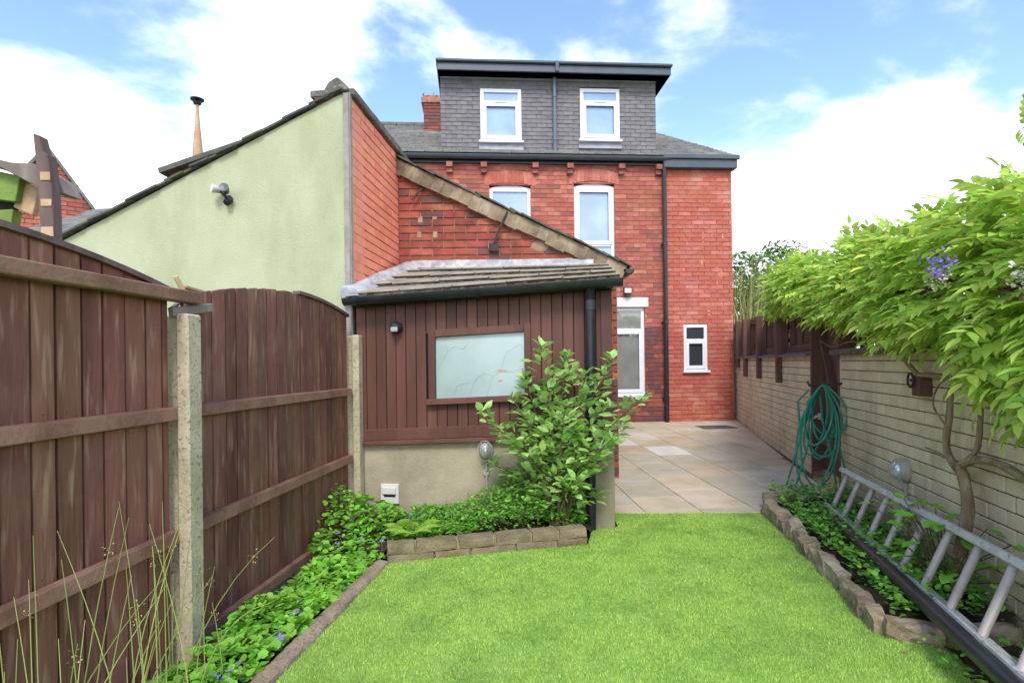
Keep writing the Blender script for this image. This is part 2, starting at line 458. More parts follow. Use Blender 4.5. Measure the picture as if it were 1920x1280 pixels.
m_stone = M('rough_stone', lin('#ab9a80'), lin('#86765e'), 8, 0.95, 0.8, 50, rand=0.15, c3=lin('#b3a68e'), stain=lin('#6b6a3c'), stain_scale=5, stain_amt=0.5)
m_plblock = M('planter_block', lin('#94866c'), lin('#7c6f57'), 9, 0.95, 0.7, 70, rand=0.12, stain=lin('#7d6a34'), stain_scale=5, stain_amt=0.55)
m_coping = M('grey_coping', lin('#716c66'), lin('#5b5650'), 8, 0.9, 0.6, 70, rand=0.12, c3=lin('#8f8980'))
m_lampgl = glassmat('lamp_glass', lin('#b9bdb8'), 0.25, 0.1)
m_white = M('white_plastic', lin('#dedcd2'), lin('#d0cdc2'), 6, 0.5, 0.05, 40)
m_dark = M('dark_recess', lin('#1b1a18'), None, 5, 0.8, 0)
m_grey_cond = M('painted_conduit', lin('#b8b3a4'), lin('#9f9a8b'), 8, 0.7, 0.1, 60)
m_iron = M('rusty_iron', lin('#4a4341'), lin('#38302e'), 9, 0.8, 0.3, 60)
m_bark = M('vine_bark', lin('#927f62'), lin('#6d5b43'), 10, 0.9, 0.6, 60, stretch=(1, 1, 0.3), c3=lin('#a99878'))
m_stem = M('shrub_stem', lin('#6f6a45'), lin('#574d34'), 10, 0.85, 0.4, 60)
m_leaf = M('shrub_leaf', lin('#b9d880'), lin('#97c260'), 6, 0.45, 0, rand=0.3, trans=0.35, spec=0.4)
m_vleaf = M('vine_leaf', lin('#cbe068'), lin('#a6c850'), 3, 0.45, 0, rand=0.46, trans=0.45, spec=0.35)
m_cover = M('cover_leaf', lin('#98cf4e'), lin('#7cbb3c'), 5, 0.5, 0, rand=0.32, trans=0.35)
m_cover_d = M('dark_cover_leaf', lin('#84bd48'), lin('#62a036'), 5, 0.5, 0, rand=0.35, trans=0.3)
m_fern = M('fern_frond', lin('#b6d958'), lin('#a2cc48'), 5, 0.5, 0, rand=0.15, trans=0.4)
m_rush = M('rush_stalk', lin('#9db860'), lin('#b9ba74'), 3, 0.55, 0, rand=0.3, trans=0.2)
m_tuft = M('rush_tuft', lin('#b3a467'), None, 5, 0.8, 0, rand=0.2)
m_violet = M('violet_petal', lin('#8f86c8'), lin('#a79cd6'), 20, 0.6, 0, rand=0.1, trans=0.3)
m_wflow = M('white_petal', lin('#dcd6cc'), lin('#cfc3b4'), 20, 0.7, 0, trans=0.2)
m_purple = M('purple_petal', lin('#8a74c0'), lin('#a592d4'), 20, 0.6, 0, rand=0.15, trans=0.3)
m_tree = M('tree_leaf', lin('#86a864'), lin('#6d9152'), 2, 0.5, 0, rand=0.35, trans=0.35)
m_bamboo = M('dry_cane', lin('#a8a06a'), lin('#8f9a55'), 3, 0.7, 0, rand=0.3, trans=0.2)
m_flue = M('clay_flue', lin('#c8a987'), lin('#b98a6c'), 4, 0.8, 0.2, 40)
m_litter = M('dry_leaf', lin('#a8865c'), lin('#8a6844'), 9, 0.8, 0, rand=0.2)

# ------------------------------------------------------------------ templates shared by alike pieces
def cube_mesh(name, mat, bevel=0.0, seg=1):
    mb = MB(); mb.box(-.5, .5, -.5, .5, -.5, .5)
    me = mb.mesh(name, bevel=bevel, seg=seg)
    me.materials.append(mat)
    return me
def brick_mesh(name, mat, L, H, D, bevel):
    mb = MB(); mb.box(-L / 2, L / 2, -D / 2, D / 2, -H / 2, H / 2)
    me = mb.mesh(name, bevel=bevel)
    me.materials.append(mat)
    return me

def lay_bricks(root, mesh, s0, s1, z0, z1, L, H, jt, y, D, openings=(), ends=None, part=None, maxp=300, stuff_mat=None, jit=0.002, name='brick', bond=0.5, prio=None):
    """courses of bricks in the local x-z plane of root, front face at y; the rest beyond maxp joined as one stuff part"""
    items = []
    rows = int(round((z1 - z0) / H))
    for r in range(rows):
        zc_ = z0 + (r + .5) * H
        a, b = (s0, s1) if ends is None else ends(zc_)
        if b - a < 0.03: continue
        iv = [(a, b)]
        for (oa, ob, za, zb) in openings:
            if za - H * .35 < zc_ < zb + H * .35:
                nv = []
                for (p, q) in iv:
                    if ob <= p or oa >= q: nv.append((p, q)); continue
                    if oa - p > .02: nv.append((p, oa))
                    if q - ob > .02: nv.append((ob, q))
                iv = nv
        for (p, q) in iv:
            k = math.floor((p - s0) / L) - 1
            off = s0 + (r % 2) * L * bond
            x = off + k * L
            while x < q:
                xa, xb = max(x, p), min(x + L, q)
                if xb - xa > .025: items.append(((xa + xb) / 2, zc_, xb - xa - jt))
                x += L
    order = sorted(range(len(items)), key=(lambda i: prio(items[i])) if prio else (lambda i: 0))
    chosen = set(order[:maxp]) if maxp < len(items) else set(range(len(items)))
    rest = []
    for i, (x, z, l) in enumerate(items):
        dy = random.uniform(-jit, jit)
        if i in chosen:
            link(name, mesh, None, root, (x, y + D / 2 + dy, z), (random.uniform(-.004, .004), 0, 0), (l / (L - jt), 1, 1))
        else:
            rest.append((x, z, l, dy))
    if rest:
        hh = (H - jt) / 2
        mb_v = []; mb_f = []
        for (x, z, l, dy) in rest:
            b = len(mb_v)
            for yy in (y + dy, y + D + dy):
                for (sx, sz) in ((-1, -1), (1, -1), (1, 1), (-1, 1)):
                    mb_v.append((x + sx * l / 2, yy, z + sz * hh))
            for f in ((0, 1, 2, 3), (0, 4, 5, 1), (1, 5, 6, 2), (2, 6, 7, 3), (3, 7, 4, 0)):
                mb_f.append(tuple(b + q for q in f))
        me = np_mesh('brickwork', np.array(mb_v), np.array(mb_f), stuff_mat)
        o = link('brickwork', me, None, root)
        o['kind'] = 'stuff'
    return len(items)

# =================================================================== SETTING
# ------------------------------------------------------------------ ground sheet, lawn, beds
FEN = Frame(-1.377, 2.46, 0.0984, 0.9951)            # left fence, local x runs away from the viewer, front faces the lawn
def fenX(d): return -1.377 + 0.0989 * (d - 2.46)
def wallX(d): return 2.96 + 0.245 * (d - 5.5)
mb = MB()
mb.add([(-400, -400, -.14), (400, -400, -.14), (400, 800, -.14), (-400, 800, -.14)], [(0, 1, 2, 3)])
tag(mb.build('ground', m_ground), kind='structure')

KA, KB = Vector((-.80, 3.34, 0)), Vector((-1.10, 1.0, 0))         # left kerb line
def kerbX(d): return KB.x + (KA.x - KB.x) * (d - KB.y) / (KA.y - KB.y)
PLA, PLB = Vector((-.775, 3.36, 0)), Vector((.49, 3.66, 0))        # planter front line
EDG = [Vector((1.99, 4.36, 0)), Vector((1.93, 3.95, 0)), Vector((1.84, 3.5, 0)), Vector((1.75, 3.05, 0)), Vector((1.665, 2.7, 0)), Vector((1.60, 2.42, 0)), Vector((1.80, 2.33, 0)), Vector((2.12, 2.36, 0))]
lawn_poly = [(-1.12, -.2), (KB.x, 1.0), (KA.x, 3.36), (.49, 3.66), (.56, 4.0), (.76, 4.05), (.78, 4.42), (2.06, 4.47)] + [(p.x + .02, p.y) for p in EDG[:6]] + [(1.8, 2.36), (2.19, 2.36), (1.66, -.2)]
mb = MB(); mb.add([(x, y, 0) for x, y in lawn_poly], [tuple(range(len(lawn_poly)))])
mb.add([(x, y, -.13) for x, y in lawn_poly], [tuple(range(len(lawn_poly)))])
lawn = mb.build('lawn', m_turf); tag(lawn, kind='structure')

def inside(poly, X, Y):
    c = np.zeros(len(X), bool); j = len(poly) - 1
    for i in range(len(poly)):
        xi, yi = poly[i]; xj, yj = poly[j]
        m = ((yi > Y) != (yj > Y)) & (X < (xj - xi) * (Y - yi) / (yj - yi + 1e-12) + xi)
        c ^= m; j = i
    return c
# artificial turf pile: bent two-segment blades
N = 420000
gy = 1.3 + (4.46 - 1.3) * RNG.random(N) ** 1.25
gx = RNG.uniform(-1.2, 2.2, N)
k = inside(lawn_poly, gx, gy); gx, gy = gx[k], gy[k]
n = len(gx)
ang = RNG.uniform(0, 2 * np.pi, n); lean = RNG.uniform(.1, .9, n)
hgt = RNG.uniform(.006, .013, n); w = RNG.uniform(.0010, .0017, n) * (0.7 + gy * .22)
dx, dy = np.cos(ang), np.sin(ang)
P0 = np.stack([gx - dy * w, gy + dx * w, np.zeros(n)], 1); P1 = np.stack([gx + dy * w, gy - dx * w, np.zeros(n)], 1)
P2 = np.stack([gx + dx * lean * hgt, gy + dy * lean * hgt, hgt], 1)
V = np.stack([P0, P1, P2], 1).reshape(-1, 3)
o = link('turf_pile', np_mesh('turf_pile', V, np.arange(3 * n).reshape(-1, 3), m_blade))
tag(o, 'short bright green artificial grass covering the lawn', 'grass', kind='stuff')

# soil of the two beds and the planter
def soil(name, poly, z, amp=.015, res=.06):
    xs = [p[0] for p in poly]; ys = [p[1] for p in poly]
    X, Y = np.meshgrid(np.arange(min(xs), max(xs), res), np.arange(min(ys), max(ys), res))
    nx, ny = X.shape[1], X.shape[0]
    Z = z + amp * (np.sin(X * 23 + Y * 11) + np.sin(X * 41 - Y * 31) + RNG.normal(0, .5, X.shape))
    V = np.stack([X, Y, Z], 2).reshape(-1, 3)
    fs = []
    C = inside(poly, (X[:-1, :-1] + res / 2).ravel(), (Y[:-1, :-1] + res / 2).ravel()).reshape(ny - 1, nx - 1)
    for i in range(ny - 1):
        for j in range(nx - 1):
            if C[i, j]: fs.append((i * nx + j, i * nx + j + 1, (i + 1) * nx + j + 1, (i + 1) * nx + j))
    o = link(name, np_mesh(name, V, np.array(fs), m_soil)); tag(o, kind='structure')
soil('fence_bed_soil', [(kerbX(.6) - .03, .6), (kerbX(3.4) - .02, 3.4), (fenX(4.3) + .05, 4.3), (fenX(.6) - .1, .6)], -.04)
soil('planter_soil', [(-.79, 3.42), (.47, 3.71), (.60, 4.1), (-1.2, 4.36), (-1.2, 3.6)], .05)
soil('wall_bed_soil', [(p.x + .05, p.y) for p in EDG[:6]] + [(2.2, 2.42), (wallX(3.4), 3.4), (wallX(4.7), 4.7), (2.06, 4.5)], .05)
soil('corner_bed_soil', [(1.75, 2.25), (wallX(2.3), 2.3), (wallX(.6), .6), (1.45, .6)], .012, .008)

# ------------------------------------------------------------------ house frame and patio
HOU = Frame(2.79, 10.0, math.cos(R(4)), math.sin(R(4)))       # rear face of the house, origin where old and new brick meet
def patio_z(y): return .004 + .112 * max(0.0, min(1.0, (y - 4.4) / 5.6)) + (.02 * (y - 10) if y > 10 else 0)
pat = empty('patio', HOU.world(0, -3, 0), HOU.ang, kind='structure')
PF = Frame(pat.location.x, pat.location.y, HOU.t.x, HOU.t.y)
mb = MB()
pp = [(.60, 4.40), (2.12, 4.46), (wallX(4.5), 4.5), (wallX(13.5), 13.5), (3.9, 13.5), (3.9, 10.2), (.9, 10.2), (.9, 5.4)]
mb.add([PF.loc((x, y, patio_z(y) - .006)) for x, y in pp], [tuple(range(len(pp)))])
mb.build('paving_bed', m_joint, pat)
slab_me = brick_mesh('paving_slab', m_slab, .44, .04, .60, .005)   # x .44, z .04, y .60
slab_mw = brick_mesh('pale_paving_slab', m_slab_w, .44, .04, .60, .005)
pal = {(1, 6), (2, 5), (3, 3)}
def clip_poly(poly, axis, val, keep_less):
    out = []
    for i in range(len(poly)):
        a, b = poly[i], poly[(i + 1) % len(poly)]
        ia = (a[axis] <= val) == keep_less or a[axis] == val; ib = (b[axis] <= val) == keep_less or b[axis] == val
        if ia: out.append(a)
        if ia != ib:
            t = (val - a[axis]) / (b[axis] - a[axis])
            out.append((a[0] + (b[0] - a[0]) * t, a[1] + (b[1] - a[1]) * t))
    return out
def clip_half(poly, px, py, nx, ny):
    out = []
    f = lambda p: (p[0] - px) * nx + (p[1] - py) * ny
    for i in range(len(poly)):
        a, b = poly[i], poly[(i + 1) % len(poly)]
        fa, fb = f(a), f(b)
        if fa <= 0: out.append(a)
        if (fa < 0) != (fb < 0) and fa != fb:
            t = fa / (fa - fb); out.append((a[0] + (b[0] - a[0]) * t, a[1] + (b[1] - a[1]) * t))
    return out
CW, CL = .447, .606
xoff = PF.loc((1.336, 6.68, 0)).x
for ci in range(-2, 8):
    for ri in range(-5, 14):
        x0 = xoff + ci * CW; y0 = (ri + (.5 if ci % 2 else 0) + .13 * ((ci * 5) % 3)) * CL - 1.8
        q = [(x0 + .004, y0 + .004), (x0 + CW - .004, y0 + .004), (x0 + CW - .004, y0 + CL - .004), (x0 + .004, y0 + CL - .004)]
        q = [tuple(PF.world(a, b, 0)[:2]) for a, b in q]
        full = list(q)
        # clip to the paved area: lawn edge, garden wall, house, outrigger
        q = clip_half(q, .60, 4.41, -.04, -1)
        q = clip_half(q, wallX(5) - .02, 5, 1, -.245)
        if q and min(p[1] for p in q) < 10.3 and sum(p[0] for p in q) / len(q) < 3.93:
            a = HOU.world(0, -.01, 0); q = clip_half(q, a.x, a.y, -HOU.t.y, HOU.t.x)
        q = clip_half(q, .6 if y0 > -9 else .6, 0, -1, 0)
        if q and max(p[1] for p in q) > 12.5: continue
        if len(q) < 3: continue
        area = abs(sum(q[i][0] * q[(i + 1) % len(q)][1] - q[(i + 1) % len(q)][0] * q[i][1] for i in range(len(q)))) / 2
        if area < .01: continue
        wht = (ci, ri) in {(1, 2), (0, 4), (-1, 4)}
        dz = random.uniform(-.0015, .002)
        mb = MB()
        mb.prism(q, lambda a, b: PF.loc((a, b, patio_z(b) + .004 + dz)), lambda a, b: PF.loc((a, b, patio_z(b) - .03)))
        mb.build('paving_slab', m_slab_w if wht else m_slab, pat, bevel=.003)
# drain cover set in the paving
c = G(1342, 801, .1)
mb = MB()
q = PF.loc((c.x, c.y, patio_z(c.y) + .008))
mb.box(q.x - .28, q.x + .28, q.y - .2, q.y + .2, q.z - .012, q.z + .004)
for i in range(9): mb.box(q.x - .25, q.x + .25, q.y - .17 + i * .04, q.y - .155 + i * .04, q.z + .004, q.z + .008)
me = mb.mesh('drain_cover'); me.transform(pat.matrix_basis @ Matrix.Identity(4))
dc = link('drain_cover', me, m_coping); tag(dc, 'grey ribbed metal drain cover let into the patio near the house', 'drain cover')

# =================================================================== HOUSE
house = root_of(HOU, 'brick_house', 'two-storey red brick terraced house with grey tile-hung dormer and black gutter', 'house')
hs = lambda px, py, y=0.0: HOU.hit(px, py, y)
EAVE = hs(1200, 301)[1]
s_left = -6.3
s_ext = hs(1372, 500)[0]
pz = lambda: .09
# wall backing (mortar) of the old and the new part
# openings
def rect(x0, y0, x1, y1, y=0.0):
    a = hs(x0, y1, y); b = hs(x1, y0, y)
    return (a[0], b[0], a[1], b[1])
w_ff1 = rect(919, 352, 995, 488); w_ff2 = rect(1078, 349, 1152, 489)
w_gf = rect(1140, 576, 1209, 741); w_ext = rect(1283, 608, 1326, 695, -.04)
lint = rect(1140, 560, 1212, 576)
def holed(mb, s0, s1, z0, z1, y0, y1, holes):
    xs = sorted({s0, s1} | {min(max(v, s0), s1) for h in holes for v in h[:2]}); zs = sorted({z0, z1} | {min(max(v, z0), z1) for h in holes for v in h[2:]})
    for a, b in zip(xs[:-1], xs[1:]):
        run = None
        for c, d in zip(zs[:-1], zs[1:]):
            hole = any(h[0] <= (a + b) / 2 <= h[1] and h[2] <= (c + d) / 2 <= h[3] for h in holes)
            if not hole: run = (run[0], d) if run else (c, d)
            if (hole or d == z1) and run: mb.box(a, b, y0, y1, run[0], run[1]); run = None
o_ff1 = (w_ff1[0], w_ff1[1], w_ff1[2], w_ff1[3] + .045); o_ff2 = (w_ff2[0], w_ff2[1], w_ff2[2], w_ff2[3] + .045)
mb = MB(); holed(mb, s_left, -.001, -.1, EAVE, .012, .29, [o_ff1, o_ff2, w_gf]); mb.build('wall', m_mortar_old, house)
mb = MB(); holed(mb, 0.0, s_ext - .01, -.1, EAVE - .05, -.03, .29, [w_ext]); mb.build('extension_wall', m_mortar_new, house)
be_new = brick_mesh('brick', m_brick_new, .222, .069, .07, .003)
H1 = .0775
n1 = lay_bricks(house, be_new, 0.004, s_ext, .09, EAVE - .12, .2315, H1, .0105, -.042, .06, [w_ext], None, maxp=300, stuff_mat=m_brick_new, prio=lambda it: it[1] if it[0] > 0 else 9)
lay_bricks(house, be_new, s_left, -.03, 1.82, EAVE - .02, .238, .0795, .009, 0.0, .07, [o_ff1, o_ff2, w_gf, lint], maxp=0, stuff_mat=m_brick_old)
lay_bricks(house, be_new, s_left, -.03, .07, 1.82, .238, .0795, .009, 0.0, .07, [w_gf, lint], maxp=0, stuff_mat=m_brick_soot)
mb = MB(); mb.box(-.03, 0.002, -.012, .01, 0.05, EAVE - .1); mb.build('joint_strip', m_cornerst, house)

def window(root, r, y, transom=None, arch=0.0, pane=m_pane, fw=.06, sill=True, name='window', vent=False, sillm=None, opener=None):
    """r = (s0,s1,z0,z1); frame stands at y; transom = height fraction of the bar; opener = which light has a sash"""
    s0, s1, z0, z1 = r
    mb = MB()
    def bar(a, b, c, d, p=0.0): mb.box(a, b, y - p, y + .07, c, d)
    bar(s0, s0 + fw, z0, z1); bar(s1 - fw, s1, z0, z1); bar(s0 + fw, s1 - fw, z0, z0 + fw)
    if arch > 0:
        n_ = 12
        top = [(s0 + fw + (s1 - s0 - 2 * fw) * i / n_, z1 - fw) for i in range(n_ + 1)]
        arc = [(s0 + (s1 - s0) * i / n_, z1 + arch * (1 - (2 * i / n_ - 1) ** 2)) for i in range(n_ + 1)]
        poly = top + list(reversed(arc))
        mb.prism(poly, lambda a, b: (a, y, b), lambda a, b: (a, y + .07, b))
    else:
        bar(s0 + fw, s1 - fw, z1 - fw, z1)
    zt = None
    if transom:
        zt = z0 + (z1 - z0) * transom
        bar(s0 + fw, s1 - fw, zt - fw * .45, zt + fw * .45)
    lights = [(z0 + fw, (zt - fw * .45) if zt else z1 - fw)] + ([(zt + fw * .45, z1 - fw)] if zt else [])
    if opener is not None:
        a, b = lights[opener]
        e = fw * .7; y0 = y - .018
        for q in ((s0 + fw - .02, s0 + fw + e, a - .02, b + .02), (s1 - fw - e, s1 - fw + .02, a - .02, b + .02), (s0 + fw + e, s1 - fw - e, a - .02, a + e), (s0 + fw + e, s1 - fw - e, b - e, b + .02)):
            mb.box(q[0], q[1], y0, y - .001, q[2], q[3])
    w = mb.build(name, m_upvc, root, bevel=.004)
    for a, b in lights:
        mp_ = MB(); mp_.box(s0 + fw - .01, s1 - fw + .01, y + .03, y + .04, a - .01, b + .01); mp_.build('pane', pane, w)
    if vent:
        mv = MB(); c = (s0 + s1) / 2; mv.box(c - .11, c + .11, y - .03, y - .018, zt - .012, zt + .012); mv.build('trickle_vent', m_white, w)
    if sill:
        ms_ = MB(); ms_.box(s0 - .03, s1 + .03, y - .07, y + .02, z0 - .035, z0 + .004); ms_.build('sill', sillm or m_upvc, w, bevel=.004)
    return w
tag(window(house, w_ff1, .05, None, .05), 'white arched-top first-floor window partly hidden by the low roof')
tag(window(house, w_ff2, .05, .22, .05, opener=1), 'tall white arched-top first-floor window')
tag(window(house, w_gf, .05, .74, pane=m_pane_g, opener=0), 'tall white ground-floor window with top light')
tag(window(house, w_ext, -.03, .66, pane=m_pane_d, fw=.055, opener=0), 'small white toilet window in the new brick')
mb = MB(); mb.box(lint[0], lint[1] + .03, -.02, .1, lint[2], lint[3] + .02); mb.build('lintel', m_stonew, house, bevel=.006)
# soldier-course arches over the two first-floor windows
for r in (w_ff1, w_ff2):
    n_ = 13
    for i in range(n_):
        f = (i + .5) / n_ * 2 - 1
        x = (r[0] + r[1]) / 2 + f * (r[1] - r[0] + .16) / 2
        zb = r[3] + .07 * (1 - f * f) - .0
        o = link('arch_brick', be_new, None, house, (x, .022, zb + .125), (0, math.pi / 2 - f * .16, 0), (.98, 1, .95))
        o.location.y = .03
for (px, py, ww, hh_) in ((1329, 585, 5, 26), (1331, 610, 4, 14), (1318, 445, 3, 26), (1292, 448, 6, 6), (1355, 443, 8, 9), (1345, 505, 3, 14), (1353, 515, 4, 20), (1345, 530, 3, 10), (1300, 765, 3, 18), (1328, 752, 4, 20), (1316, 492, 4, 8)):
    a_ = HOU.hit(px, py, -.045); n_ = 12; k1, k2 = ww * .0048, hh_ * .0048
    poly = [(a_[0] + math.cos(t) * k1 * random.uniform(.5, 1.2), a_[1] + math.sin(t) * k2 * random.uniform(.7, 1.15)) for t in np.linspace(0, 6.283, n_, endpoint=False)]
    mb = MB(); mb.prism(poly, lambda p, q: (p, -.0455, q), lambda p, q: (p, -.035, q)); mb.build('lime_stain', m_lime_stain, house)
# corbels below the gutter
for px in (843, 907, 1003, 1068, 1164, 1233):
    x = hs(px, 318)[0]
    mb = MB(); mb.box(x - .055, x + .055, -.12, .02, EAVE - .19, EAVE - .10); mb.box(x - .05, x + .05, -.07, .02, EAVE - .27, EAVE - .193)
    mb.build('corbel', m_corbel, house, bevel=.004)
# gutter and fascia of the main eaves
def gutter(root, p0, p1, r, mat, name='gutter', n=10):
    """half-round trough between two local points, open to the sky"""
    p0, p1 = Vector(p0), Vector(p1)
    a = (p1 - p0).normalized(); side = Vector((0, 0, 1)).cross(a).normalized()
    mb = MB(); vs = []; fs = []
    pr = [(math.cos(math.pi + math.pi * i / n), math.sin(math.pi + math.pi * i / n)) for i in range(n + 1)]
    pr += [(x * .86, y * .86) for x, y in reversed(pr)]
    for p in (p0, p1):
        for x, y in pr: vs.append(p + side * x * r + Vector((0, 0, y * r)))
    m_ = len(pr)
    fs = [(i, (i + 1) % m_, (i + 1) % m_ + m_, i + m_) for i in range(m_)] + [tuple(range(m_)), tuple(range(m_, 2 * m_))]
    mb.add(vs, fs)
    for q in (p0, p1):      # stop ends
        d_ = a * (.004 if q is p0 else -.004)
        vs = [q + side * x * r + Vector((0, 0, y * r)) for x, y in pr[:n + 1]] + [q + d_ + side * x * r + Vector((0, 0, y * r)) for x, y in pr[:n + 1]]
        mb.add(vs, [tuple(range(n + 1)), tuple(range(n + 1, 2 * n + 2))] + [(i, i + 1, i + n + 2, i + n + 1) for i in range(n)] + [(n, 0, n + 1, 2 * n + 1)])
    L_ = (p1 - p0).length
    for i in range(int(L_ / .8) + 1):     # brackets
        c = p0 + a * (.1 + i * (L_ - .2) / max(1, int(L_ / .8)))
        vs = []
        for dd in (-.014, .014):
            for x, y in pr[:n + 1]: vs.append(c + a * dd + side * x * r * 1.1 + Vector((0, 0, y * r * 1.1)))
        mb.add(vs, [(i2, i2 + 1, i2 + n + 2, i2 + n + 1) for i2 in range(n)])
    return mb.build(name, mat, root, smooth=True)
gutter(house, (s_left, -.13, EAVE + .01), (.06, -.13, EAVE + .01), .065, m_grey_pl)
mb = MB(); mb.box(s_left, -.005, -.055, .011, EAVE - .1, EAVE + .04); mb.build('soffit_board', m_black, house)
mb = MB(); mb.box(-.06, s_ext + .05, -.16, .02, EAVE - .17, EAVE + .02); mb.build('box_fascia', m_grey_pl, house, bevel=.006)
mb = MB(); mb.box(-.08, s_ext + .08, -.2, -.16, EAVE - .02, EAVE + .05); mb.box(-.08, s_ext + .08, -.16, .1, EAVE + .021, EAVE + .05); mb.build('extension_gutter', m_grey_pl, house, bevel=.006)
# downpipe
xd = hs(1244, 500)[0]
mb = MB(); mb.tube([(xd, -.13, EAVE - .04), (xd, -.10, EAVE - .2), (xd, -.10, .35), (xd, -.10, .1)], .038, 12)
for z in (.55, 1.9, 3.3): mb.tube([(xd, -.10, z - .03), (xd, -.10, z + .03)], .046, 12); mb.box(xd - .05, xd + .05, -.09, .01, z - .012, z + .012)
mb.build('downpipe', m_black, house, smooth=True)
# main roof: stepped slate courses up to the ridge, open verge on the right
RP = math.tan(R(27)); RD = 5.0
mb = MB(); rows = 26
for i in range(rows):
    y0 = -.12 + i * (RD + .12) / rows; y1 = y0 + (RD + .12) / rows + .06
    z0 = EAVE + .06 + (y0 + .12) * RP; z1 = EAVE + .06 + (y1 + .12) * RP
    x = s_left - random.random() * .3; 
    while x < s_ext + .06:
        wd = .3; xe = min(x + wd, s_ext + .08 + random.uniform(-.01, .01))
        if xe - x < .03: break
        t = random.uniform(.016, .026)
        mb.box8([(x + .004, y0, z0), (xe - .004, y0, z0), (xe - .004, y1, z1 - .02), (x + .004, y1, z1 - .02), (x + .004, y0, z0 + t), (xe - .004, y0, z0 + t), (xe - .004, y1, z1 + t - .02), (x + .004, y1, z1 + t - .02)])
        x = xe
roof = mb.build('roof', m_slate, house); roof['kind'] = 'stuff'
zr = EAVE + .06 + (RD + .12) * RP
mb = MB(); mb.prism([(-.12, EAVE + .05), (RD, zr - .01), (2 * RD + .12, EAVE + .05)], lambda a, b: (s_left, a, b - .03), lambda a, b: (s_ext + .03, a, b - .03)); mb.build('roof_deck', m_slate, house)
mb = MB()
x = s_left
while x < s_ext: mb.tube([(x, RD, zr), (min(x + .44, s_ext + .06), RD, zr)], .1, 10); x += .45
mb.build('ridge_tiles', m_coping, house, smooth=True)
mb = MB(); mb.box(s_left, s_ext - .02, .3, 2 * RD - .3, -.1, EAVE + .02); mb.build('rear_block', m_mortar_old, house)
# chimney
cx0, cz0 = hs(795, 270, 3.6); cx1, cz1 = hs(833, 180, 3.6)
mb = MB(); mb.box(cx0, cx1 + .1, 3.6, 4.3, EAVE + 1.4, cz1 - .18)
mb.box(cx0 - .05, cx1 + .14, 3.55, 4.35, cz1 - .18, cz1 - .08); mb.box(cx0 - .02, cx1 + .12, 3.58, 4.32, cz1 - .08, cz1)
ch = mb.build('chimney', m_mortar_old, house)
be_ch = brick_mesh('brick', m_brick_soot, .218, .069, .05, .003)
lay_bricks(ch, be_ch, cx0, cx1 + .1, EAVE + 1.45, cz1 - .18, .2285, .0795, .01, 3.585, .04)
mb = MB()
for i in range(40):
    p = Vector((random.uniform(cx0 - .05, cx1), random.uniform(3.5, 3.8), cz1 - .02 - (random.random() < .4) * .15 + random.random() * .05))
    a = Vector((random.uniform(-1, 1), random.uniform(-1, 1), random.uniform(.2, 1))).normalized() * .07
    b = a.cross(Vector((0, 0, 1))).normalized() * .025
    mb.add([p - b, p + b, p + a], [(0, 1, 2)])
o = mb.build('chimney_weeds', m_cover, ch); o['kind'] = 'stuff'

# dormer: box with tile-hung face, two windows, deep fascia
DY = .22
ds = lambda px, py: HOU.hit(px, py, DY)
dx0, dx1 = ds(826, 220)[0], ds(1230, 220)[0]
dzb = EAVE + .07; dzt = ds(1030, 152)[1]; dtop = HOU.hit(1030, 113, DY - .3)[1]
mb = MB(); mb.box(dx0 + .02, dx1 - .02, DY + .03, 4.6, dzb - .1, dtop - .06); dor = mb.build('dormer', m_hung, house)
wd1 = (ds(898, 0)[0], ds(975, 0)[0], ds(930, 266)[1], ds(930, 167)[1])
wd2 = (ds(1085, 0)[0], ds(1159, 0)[0], ds(1120, 264)[1], ds(1120, 167)[1])
TH, TW = (dzt - dzb) / 19.0, (dx1 - dx0) / 20.5
tile_me = brick_mesh('hung_tile', m_hung, TW - .006, TH + .03, .012, .002)
cnt = 0
for r in range(19):
    z = dzb + (r + .5) * TH
    x = dx0 - (TW / 2 if r % 2 else 0)
    while x < dx1:
        segs = [(max(x, dx0), min(x + TW, dx1))]
        for w in (wd1, wd2):
            if w[2] - .13 < z < w[3] + .02:
                ns = []
                for a, b in segs:
                    if b <= w[0] or a >= w[1]: ns.append((a, b)); continue
                    if w[0] - a > .015: ns.append((a, w[0]))
                    if b - w[1] > .015: ns.append((w[1], b))
                segs = ns
        for a, b in segs:
            if b - a < .02: continue
            link('hung_tile', tile_me, None, dor, ((a + b) / 2, DY + .012 + random.uniform(-.002, .002), z + random.uniform(-.004, .004)), (-.12, random.uniform(-.012, .012), 0), ((b - a - .006) / (TW - .006), 1, 1)); cnt += 1
        x += TW
for w in (wd1, wd2):
    window(house, w, DY - .01, .74, pane=m_pane, fw=.065, vent=True, opener=0, sill=True)
    mb = MB(); mb.box8([(w[0] - .03, DY - .03, w[2] - .15), (w[1] + .03, DY - .03, w[2] - .15), (w[1] + .03, DY + .03, w[2] - .15), (w[0] - .03, DY + .03, w[2] - .15), (w[0] - .03, DY - .012, w[2] - .036), (w[1] + .03, DY - .012, w[2] - .036), (w[1] + .03, DY + .03, w[2] - .036), (w[0] - .03, DY + .03, w[2] - .036)])
    mb.build('lead_apron', m_lead, dor)
